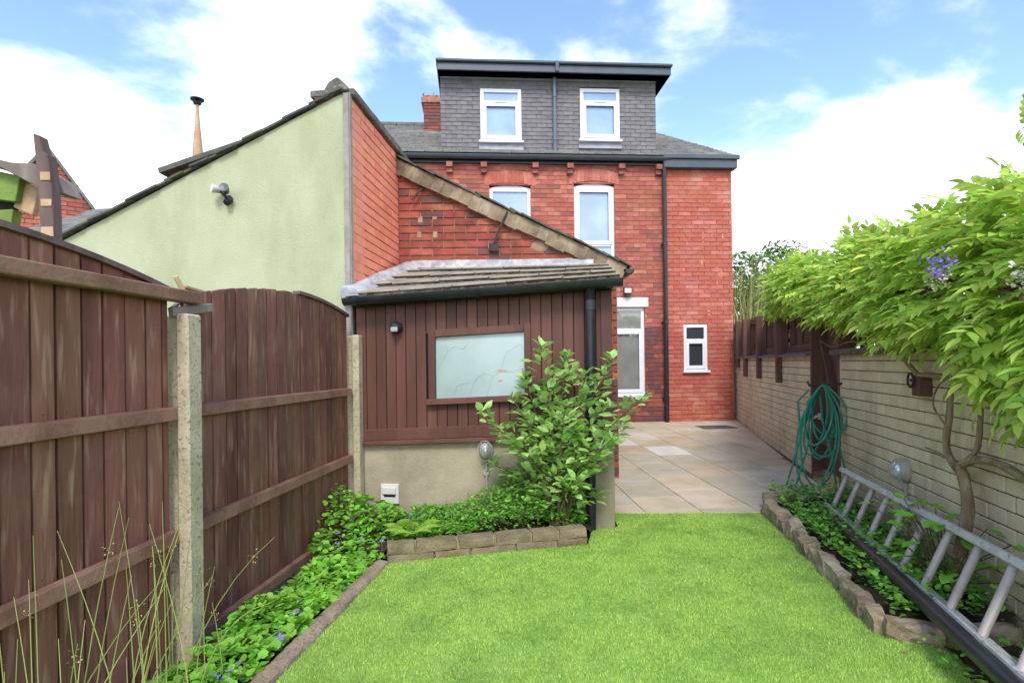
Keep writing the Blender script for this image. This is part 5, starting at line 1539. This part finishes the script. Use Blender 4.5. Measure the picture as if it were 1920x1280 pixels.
# ---- vine on the wall
vb = Vector((wallX(2.98) - .10, 2.98, .05))
vine = empty('wisteria_vine', vb, 0, 'big bright green climbing vine sprawling over the cream wall with twisted trunk', 'vine')
WPT = lambda px, py, off: RW.world(*( (lambda h: (h[0], off, h[1]))(RW.hit(px, py, off)) )) - vb
mb = MB()
def limb(pts, r0, r1, n_=8):
    P_ = [WPT(*p) for p in pts]
    S = []
    for i in range(len(P_) - 1):
        p0 = P_[max(i - 1, 0)]; p1 = P_[i]; p2 = P_[i + 1]; p3 = P_[min(i + 2, len(P_) - 1)]
        for t in np.linspace(0, 1, 6)[:-1]:
            S.append(.5 * ((2 * p1) + (-p0 + p2) * t + (2 * p0 - 5 * p1 + 4 * p2 - p3) * t * t + (-p0 + 3 * p1 - 3 * p2 + p3) * t ** 3))
    S.append(P_[-1])
    mb.tube(S, [r0 + (r1 - r0) * i / (len(S) - 1) + random.uniform(-.0012, .0012) for i in range(len(S))], n_)
limb([(1800, 1040, -.10), (1808, 1000, -.09), (1815, 950, -.08), (1805, 890, -.08), (1795, 872, -.08)], .03, .024, 10)
limb([(1800, 885, -.08), (1782, 860, -.07), (1774, 830, -.06), (1780, 780, -.06), (1783, 730, -.06), (1790, 712, -.06), (1760, 706, -.08), (1720, 702, -.08)], .02, .012)
limb([(1795, 875, -.08), (1830, 862, -.07), (1870, 868, -.08), (1920, 895, -.12), (1990, 930, -.16)], .022, .016)
limb([(1800, 872, -.08), (1830, 845, -.06), (1838, 790, -.06), (1840, 745, -.06), (1852, 715, -.08), (1860, 680, -.08)], .014, .009)
limb([(1776, 858, -.07), (1750, 845, -.05), (1735, 838, -.06)], .008, .004, 6)
limb([(1775, 800, -.06), (1750, 760, -.05), (1758, 725, -.05), (1775, 710, -.05)], .006, .004, 6)
limb([(1720, 702, -.08), (1690, 668, -.09), (1660, 640, -.12), (1620, 600, -.12), (1600, 592, -.1)], .014, .008)
limb([(1640, 660, -.09), (1600, 640, -.1), (1560, 650, -.09), (1540, 640, -.09)], .005, .003, 5)
limb([(1920, 560, -.25), (1860, 540, -.22), (1800, 520, -.2), (1740, 480, -.15)], .012, .006)
mb.build('trunk', m_bark, vine, smooth=True)
# compound leaves: a drooping rachis with paired leaflets
def compound(npair, L_):
    V_, F_ = [], []
    def leaflet(p, d_, l, w_):
        s_ = d_.cross(Vector((0, 0, 1))).normalized(); b = len(V_)
        V_.extend([tuple(p), tuple(p + d_ * l * .28 + s_ * w_ * .9 + Vector((0, 0, .02 * l))), tuple(p + d_ * l * .62 + s_ * w_ * .85), tuple(p + d_ * l + Vector((0, 0, -.2 * l))), tuple(p + d_ * l * .62 - s_ * w_ * .85), tuple(p + d_ * l * .28 - s_ * w_ * .9 + Vector((0, 0, .02 * l))), tuple(p + d_ * l * .5 + Vector((0, 0, -.05 * l)))])
        F_.extend([(b, b + 6, b + 1), (b + 6, b + 2, b + 1), (b + 6, b + 3, b + 2), (b, b + 5, b + 6), (b + 6, b + 5, b + 4), (b + 6, b + 4, b + 3)])
    for i in range(npair):
        t = .25 + .7 * i / npair
        p = Vector((L_ * t, 0, -.25 * L_ * t * t))
        l = L_ * .34 * (1 - .25 * abs(t - .55))
        for s_ in (-1, 1): leaflet(p, Vector((.55, s_ * .83, -.12)).normalized(), l, l * .25)
    leaflet(Vector((L_ * .95, 0, -.25 * L_)), Vector((1, 0, -.35)).normalized(), L_ * .34, L_ * .065)
    b = len(V_); V_.extend([(0, .002, 0), (0, -.002, 0), (L_ * .95, 0, -.24 * L_)]); F_.append((b, b + 1, b + 2))
    return V_, F_
CV, CF = compound(5, 1.0)
def vine_pt():
    """a point in the outer part of the mass over the wall: y along, off across (negative = garden side), z"""
    y = 1.5 + (7.15 - 1.5) * random.random() ** 1.1
    top = np.interp(y, [1.5, 2.4, 2.8, 3.2, 3.8, 4.5, 5.5, 6.3, 7.0, 7.6, 8], [1.95, 1.95, 1.97, 2.02, 2.04, 2.10, 2.22, 2.28, 2.10, 1.98, 1.9]) + .07 * math.sin(y * 9.0) + .05 * math.sin(y * 21)
    bot = np.interp(y, [1.5, 2.2, 2.6, 3.0, 3.6, 4.2, 4.7, 5.3, 6.0, 8], [.85, .98, 1.12, 1.18, 1.26, 1.42, 1.58, 1.80, 1.88, 1.86]) + .05 * math.sin(y * 13)
    a = random.uniform(-1.25, math.pi * .8)        # angle round the mound, 0 = garden side
    c_z = bot + (top - bot) * .42
    wf = np.interp(y, [1.5, 2.5, 3.5, 5, 7, 8], [.26, .28, .30, .30, .26, .16])
    rad = random.random() ** .35
    if math.sin(a) > 0: z = c_z + (top - c_z) * math.sin(a) * rad
    else: z = c_z + (c_z - bot) * math.sin(a) * rad
    offc = .08
    off = offc - wf * math.cos(a) * rad * (1.1 if math.cos(a) > 0 else 1.6)
    nrm = Vector((-math.cos(a), 0, math.sin(a)))
    return y, off, z, a
VT = [(1425, 600), (1450, 560), (1480, 505), (1530, 490), (1600, 476), (1660, 450), (1720, 412), (1790, 405), (1850, 380), (1920, 345), (2300, 240)]
VBt = [(1425, 575), (1540, 560), (1600, 575), (1640, 592), (1700, 620), (1760, 615), (1840, 630), (1865, 690), (1920, 740), (2300, 900)]
def pix(p):
    q = p - CAM
    return 960 + F * q.dot(RV) / q.y, YC - F * q.dot(UV) / q.y
pos, dr = [], []
while len(pos) < 2200:
    y, off, z, a = vine_pt()
    px_, py_ = pix(RW.world(-(y - 5.5) * math.hypot(.245, 1.0), off, z))
    wob = 12 * math.sin(px_ * .045) + 8 * math.sin(px_ * .11)
    if px_ < 1425 or py_ < np.interp(px_, [v[0] for v in VT], [v[1] for v in VT]) + wob + random.uniform(-6, 22) or py_ > np.interp(px_, [v[0] for v in VBt], [v[1] for v in VBt]) + wob: continue
    s_ = -(y - 5.5) * math.hypot(.245, 1.0)
    p = RW.world(s_, off, z)
    out = RW.n * (-math.cos(a)) * 1.0 + Vector((0, 0, math.sin(a) * .55)) + RW.t * random.uniform(-.8, .8) + Vector((0, 0, -.15))
    out += Vector((random.gauss(0, .3), random.gauss(0, .3), random.gauss(0, .2)))
    pos.append(tuple(p - vb)); dr.append(tuple(out))
# shoots poking out of the outline
for (px, py, off) in ((1915, 215, -.15), (1925, 235, -.15), (1600, 480, .1), (1655, 455, .1), (1860, 375, -.1), (1445, 575, -.05), (1430, 590, -.1)):
    for k in range(2):
        p = WPT(px + random.uniform(-14, 14), py + random.uniform(-4, 14), off); pos.append(tuple(p)); dr.append((random.uniform(-1, 1), random.uniform(-1, 1), random.uniform(-.1, .7)))
pos, dr = np.array(pos), np.array(dr)
sz = RNG.uniform(.12, .25, len(pos))
dist = np.linalg.norm(pos + np.array(vb) - np.array(CAM), axis=1) - np.where(pos[:, 0] + vb.x < 0.245 * (pos[:, 1] + vb.y) + 1.61, .6, 0)
vis = ((pos[:, 0] + vb.x) / (pos[:, 1] + vb.y)) < .93
ordr = np.argsort(np.where(vis, dist, 99))
A, B = ordr[:290], ordr[290:]
vm = leaf_mesh('leaf', CV, CF, m_vleaf)
leaf_objs('leaf', vine, vm, pos[A], dr[A], sz[A])
foliage('foliage', vine, m_vleaf, CV, CF, pos[B], dr[B], sz[B])['kind'] = 'stuff'
# flower racemes: one purple, the rest gone over
def raceme(px, py, off, L_, mat, full):
    p = WPT(px, py, off); V_, F_ = [], []
    for k in range(46):
        t = random.random(); r_ = .03 * (1 - t * .75) * full + .006
        c = Vector((random.gauss(0, r_), random.gauss(0, r_), -L_ * t)); b = len(V_)
        e_ = Vector((random.gauss(0, 1), random.gauss(0, 1), random.gauss(0, .6))).normalized() * (.006 + .009 * full); f_ = e_.cross(Vector((random.gauss(0, 1), random.gauss(0, 1), 1))).normalized() * (.004 + .005 * full)
        V_ += [tuple(c - f_), tuple(c + e_ * .6), tuple(c + f_), tuple(c - e_ * .6)]; F_ += [(b, b + 1, b + 2, b + 3)]
    o = link('flower_raceme', np_mesh('flower_raceme', np.array(V_), np.array(F_), mat), None, vine, p); o['kind'] = 'stuff'
    return o
raceme(1768, 462, -.42, .12, m_purple, 1.0)['label'] = 'purple flower cluster'
raceme(1752, 480, -.42, .09, m_purple, .8)
raceme(1745, 500, -.42, .11, m_wflow, .35); raceme(1768, 500, -.42, .08, m_wflow, .3); raceme(1912, 490, -.42, .09, m_wflow, .7)

# ---- trees and canes beyond
def tree(name, label, base, height, rx, ry, crown_z, nleaf, leaf, mat, cat='tree', trunk=.09):
    r_ = empty(name, base, 0, label, cat)
    mb = MB(); ends = []
    rt = random.Random(len(label) * 7 + 3)
    mb.tube([(0, 0, 0), (.05, .02, height * .3), (0, 0, height * .62)], [trunk, trunk * .75, trunk * .45], 8)
    cl = []
    for i in range(16):
        a = rt.uniform(0, 6.28); rr_ = rt.random() ** .5; z = crown_z + (height - crown_z) * rt.uniform(.08, .92)
        k_ = math.sin(math.pi * min(1, max(.15, (z - crown_z) / (height - crown_z)))) 
        c = Vector((math.cos(a) * rx * rr_ * k_, math.sin(a) * ry * rr_ * k_, z)); cl.append(c)
        mb.tube([(0, 0, height * .3 + .2 * (z - crown_z)), c * .5 + Vector((0, 0, z * .35)), c], [trunk * .35, trunk * .22, trunk * .08], 5)
    mb.build('trunk', m_bark, r_, smooth=True)
    P_ = []
    for c in cl:
        s_ = rt.uniform(.55, 1.0) * rx * .38
        for k in range(nleaf // 16):
            v = Vector((rt.gauss(0, 1), rt.gauss(0, 1), rt.gauss(0, .75))); v = v.normalized() * (rt.random() ** .4)
            P_.append(tuple(c + v * s_))
    P_ = np.array(P_)
    foliage('crown', r_, mat, OV_V, OV_F, P_, rand_dirs(len(P_), -.6, .6), RNG.uniform(leaf * .7, leaf * 1.3, len(P_)))['kind'] = 'stuff'
    return r_
p = Wp(1490, 600, 15); tree('garden_tree', 'rounded green tree beyond the board fence', (p.x, p.y, -.14), 4.75, 1.35, 1.2, 2.2, 2600, .12, m_tree)
p = Wp(1560, 600, 17); tree('garden_tree', 'darker low tree behind the vine beyond the fence', (p.x, p.y, -.14), 4.5, 1.3, 1.2, 1.9, 2200, .12, m_tree)
p = Wp(1415, 600, 16.5); tree('garden_tree', 'pale green tree behind the dry canes beside the house', (p.x, p.y, -.14), 4.7, .9, .9, 2.0, 1500, .11, m_tree)
p = Wp(1408, 600, 12.6)
cn = empty('cane_clump', (p.x, p.y, -.14), 0, 'tall clump of dry yellowish canes between house and board fence', 'cane')
V_, F_ = [], []
for i in range(420):
    b0 = np.array([random.gauss(0, .28), random.gauss(0, .28), 0]); H_ = random.uniform(2.4, 3.75); dv = np.array([random.gauss(0, .1), random.gauss(0, .1), 1.0]); w_ = .008
    q = len(V_); m_ = b0 + dv * H_ * .6; t_ = b0 + dv * H_ + np.array([random.gauss(0, .15), random.gauss(0, .15), -.05])
    V_ += [tuple(b0 - [w_, 0, 0]), tuple(b0 + [w_, 0, 0]), tuple(m_ + [w_, 0, 0]), tuple(m_ - [w_, 0, 0]), tuple(t_ + [w_ * .3, 0, 0]), tuple(t_ - [w_ * .3, 0, 0])]
    F_ += [(q, q + 1, q + 2, q + 3), (q + 3, q + 2, q + 4, q + 5)]
o = link('canes', np_mesh('canes', np.array(V_), np.array(F_), m_bamboo), None, cn); o['kind'] = 'stuff'
P_ = np.array([(random.gauss(0, .36), random.gauss(0, .36), random.uniform(1.5, 3.8)) for _ in range(900)])
foliage('leaves', cn, m_tree, OV_V, OV_F, P_, rand_dirs(len(P_), -.9, .3), RNG.uniform(.09, .2, len(P_)))['kind'] = 'stuff'

# =================================================================== LEFT BACKGROUND
# far brick house with gable
FH = Frame(*(Wp(75, 600, 19)[:2]), .8, .6)
fhs = root_of(FH, 'gabled_house', 'distant red brick house gable with grey slate verge beyond the neighbour roofs', 'house')
ap = FH.hit(88, 279); ev = FH.hit(176, 396)
hw = ev[0] - ap[0]
mb = MB(); mb.prism([(ap[0] - hw, -.14), (ev[0], -.14), (ev[0], ev[1]), (ap[0], ap[1]), (ap[0] - hw, ev[1])], lambda a, b: (a, 0.05, b), lambda a, b: (a, 8, b)); mb.build('wall', m_mortar_old, fhs)
lay_bricks(fhs, be_new, ap[0] - hw, ev[0], 2.4, ap[1], .45, .15, .02, 0, .08, ends=lambda z: (ap[0] - hw * (1 if z < ev[1] else (ap[1] - z) / (ap[1] - ev[1])), ap[0] + hw * (1 if z < ev[1] else (ap[1] - z) / (ap[1] - ev[1]))), maxp=0, stuff_mat=m_brick_old)
for sgn in (-1, 1):
    mb = MB(); a = Vector((ap[0], 0, ap[1] + .05)); b = Vector((ap[0] + sgn * (hw + .25), 0, ev[1] - (ap[1] - ev[1]) * .25 / hw + .05))
    mb.box8([a + Vector((0, -.15, -.08)), b + Vector((0, -.15, -.08)), b + Vector((0, 8.2, -.08)), a + Vector((0, 8.2, -.08)), a + Vector((0, -.15, .08)), b + Vector((0, -.15, .08)), b + Vector((0, 8.2, .08)), a + Vector((0, 8.2, .08))]); mb.build('roof_slope', m_slate, fhs)
# low slate roof between
LR = Frame(*(Wp(130, 600, 9)[:2]), 1, -.05)
lr = root_of(LR, 'slate_outbuilding', 'low neighbouring outbuilding with pale grey slate roof behind the fence', 'outbuilding')
zr1 = LR.hit(150, 393, 1.6)[1]; ze1 = LR.hit(130, 440)[1]; xl, xr = LR.hit(55, 440)[0], LR.hit(330, 440)[0]
mb = MB(); mb.box(xl, xr, .05, 3, -.14, ze1 - .02); mb.build('wall', m_brick_soot, lr)
mb = MB()
for i in range(12):
    t0, t1 = i / 12, (i + 1) / 12 + .03; x = xl - .1 - random.random() * .2
    while x < xr:
        a, b = x + .004, x + .29
        y0, y1 = -.1 + 1.7 * t0, -.1 + 1.7 * t1; z0, z1 = ze1 + (zr1 - ze1) * t0, ze1 + (zr1 - ze1) * t1
        mb.box8([(a, y0, z0), (b, y0, z0), (b, y1, z1 - .02), (a, y1, z1 - .02), (a, y0, z0 + .02), (b, y0, z0 + .02), (b, y1, z1), (a, y1, z1)]); x += .294
o = mb.build('roof', m_slate, lr); o['kind'] = 'stuff'
mb = MB(); mb.box(xl, xr, 1.6, 3, ze1, zr1 - .05); mb.build('rear_wall', m_brick_soot, lr)
mb = MB(); mb.box(xl, xr, -.16, -.1, ze1 - .08, ze1 + .005); mb.build('gutter', m_black, lr)
# roof piece and clay flue showing over the green verge
FR = Frame(*(Wp(345, 600, 8.0)[:2]), 1, 0)
fr_ = root_of(FR, 'neighbour_roof', 'dark slate roof end of the far outbuilding peeping over the green gable', 'outbuilding')
a = FR.hit(306, 321); b = FR.hit(400, 290)
mb = MB(); mb.prism([(a[0], a[1] - .06), (b[0] + .6, b[1] + .16), (b[0] + .6, b[1] + .22), (a[0] - .02, a[1] + .01)], lambda p, q: (p, -.1, q), lambda p, q: (p, 3, q)); mb.build('roof', m_dslate, fr_)
mb = MB(); mb.prism([(a[0] + .1, -.14), (b[0] + .55, -.14), (b[0] + .55, b[1] + .15), (a[0] + .1, a[1] - .04)], lambda p, q: (p, 0, q), lambda p, q: (p, 2.9, q)); mb.build('wall', m_brick_soot, fr_)
c = FR.hit(371, 300, .5); t = FR.hit(372, 196, .5); pw_ = .075
fu = empty('flue_pipe', FR.world(c[0], .5, c[1] - .1), FR.ang, 'tapered clay-coloured flue pipe with a dark cowl above the green gable', 'flue')
hh = t[1] - c[1] + .1
mb = MB(); mb.lathe([(.001, 0), (pw_, 0), (pw_ * .95, hh * .25), (pw_ * .62, hh * .55), (pw_ * .35, hh * .85), (pw_ * .28, hh), (.001, hh)], 14); mb.build('pipe', m_flue, fu, smooth=True)
mb = MB(); mb.lathe([(.001, hh - .01), (.05, hh), (.06, hh + .02), (.02, hh + .025), (.02, hh + .06), (.095, hh + .065), (.1, hh + .08), (.04, hh + .1), (.001, hh + .1)], 16); mb.build('cowl', m_black, fu, smooth=True)

# weathered timber frame behind the fence, left
tb = empty('timber_frame', Wp(60, 440, 2.35) * 1.0, 0, 'weathered timber post and beams with lime green boards behind the fence', 'timber frame')
tb.location.z = -.14
tl = lambda px, py, d=2.35: Wp(px, py, d) - tb.location
def slab(pts, d, th, mat, nm):
    mb = MB(); mb.prism(pts, lambda a, b: tl(a, b, d), lambda a, b: tl(a, b, d) + Vector((0, th, 0))); return mb.build(nm, mat, tb, bevel=.003)
slab([(61, 249), (72, 253), (76, 270), (80, 285), (88, 288), (94, 330), (98, 380), (100, 443), (76, 443), (70, 350), (66, 300)], 2.30, .05, m_post_wood, 'post')
slab([(76, 440), (100, 440), (104, 900), (80, 900)], 2.30, .05, m_post_wood, 'post')
slab([(74, 322), (93, 322), (94, 338), (75, 338)], 2.296, .003, m_pale_wood, 'worn_band'); slab([(75, 373), (96, 373), (96, 386), (76, 387)], 2.296, .003, m_pale_wood, 'worn_band'); slab([(76, 425), (99, 425), (100, 443), (76, 443)], 2.296, .003, m_pale_wood, 'worn_band')
slab([(-60, 285), (20, 304), (60, 306), (110, 335), (121, 363), (98, 360), (60, 345), (0, 314), (-60, 296)], 2.37, .10, m_grey_wood, 'beam')
slab([(-40, 312), (38, 330), (28, 378), (-40, 370)], 2.42, .06, m_lime, 'board'); slab([(-40, 395), (24, 392), (18, 440), (18, 900), (-40, 900)], 2.44, .05, m_lime, 'board')
slab([(40, 340), (74, 352), (60, 404), (24, 388)], 2.45, .03, m_pale_wood, 'board'); slab([(-30, 370), (28, 378), (24, 394), (-30, 394)], 2.46, .03, m_dark, 'painted_shadow_gap')  # dark slab paints in the shade of the gap between the green boards
# dry leaves on the lawn
for k_, (px, py) in enumerate(((1692, 1222), (700, 1090), (625, 1140), (1590, 975), (1300, 1075), (990, 1120), (770, 1180), (1525, 1085), (1180, 990), (1230, 1005))):
    p = G(px, py, .014); a = random.uniform(0, 6.28)
    o = link('fallen_leaf', np_mesh('fallen_leaf', np.array(OV_V) * [1, .7, 1.0], np.array(OV_F), m_litter), None, None, p, (random.uniform(-.2, .2), random.uniform(-.2, .2), a), (.022 if k_ else .04,) * 3)
    tag(o, 'small dry brown leaf lying on the artificial lawn', 'leaf', 'dry leaves on the lawn')
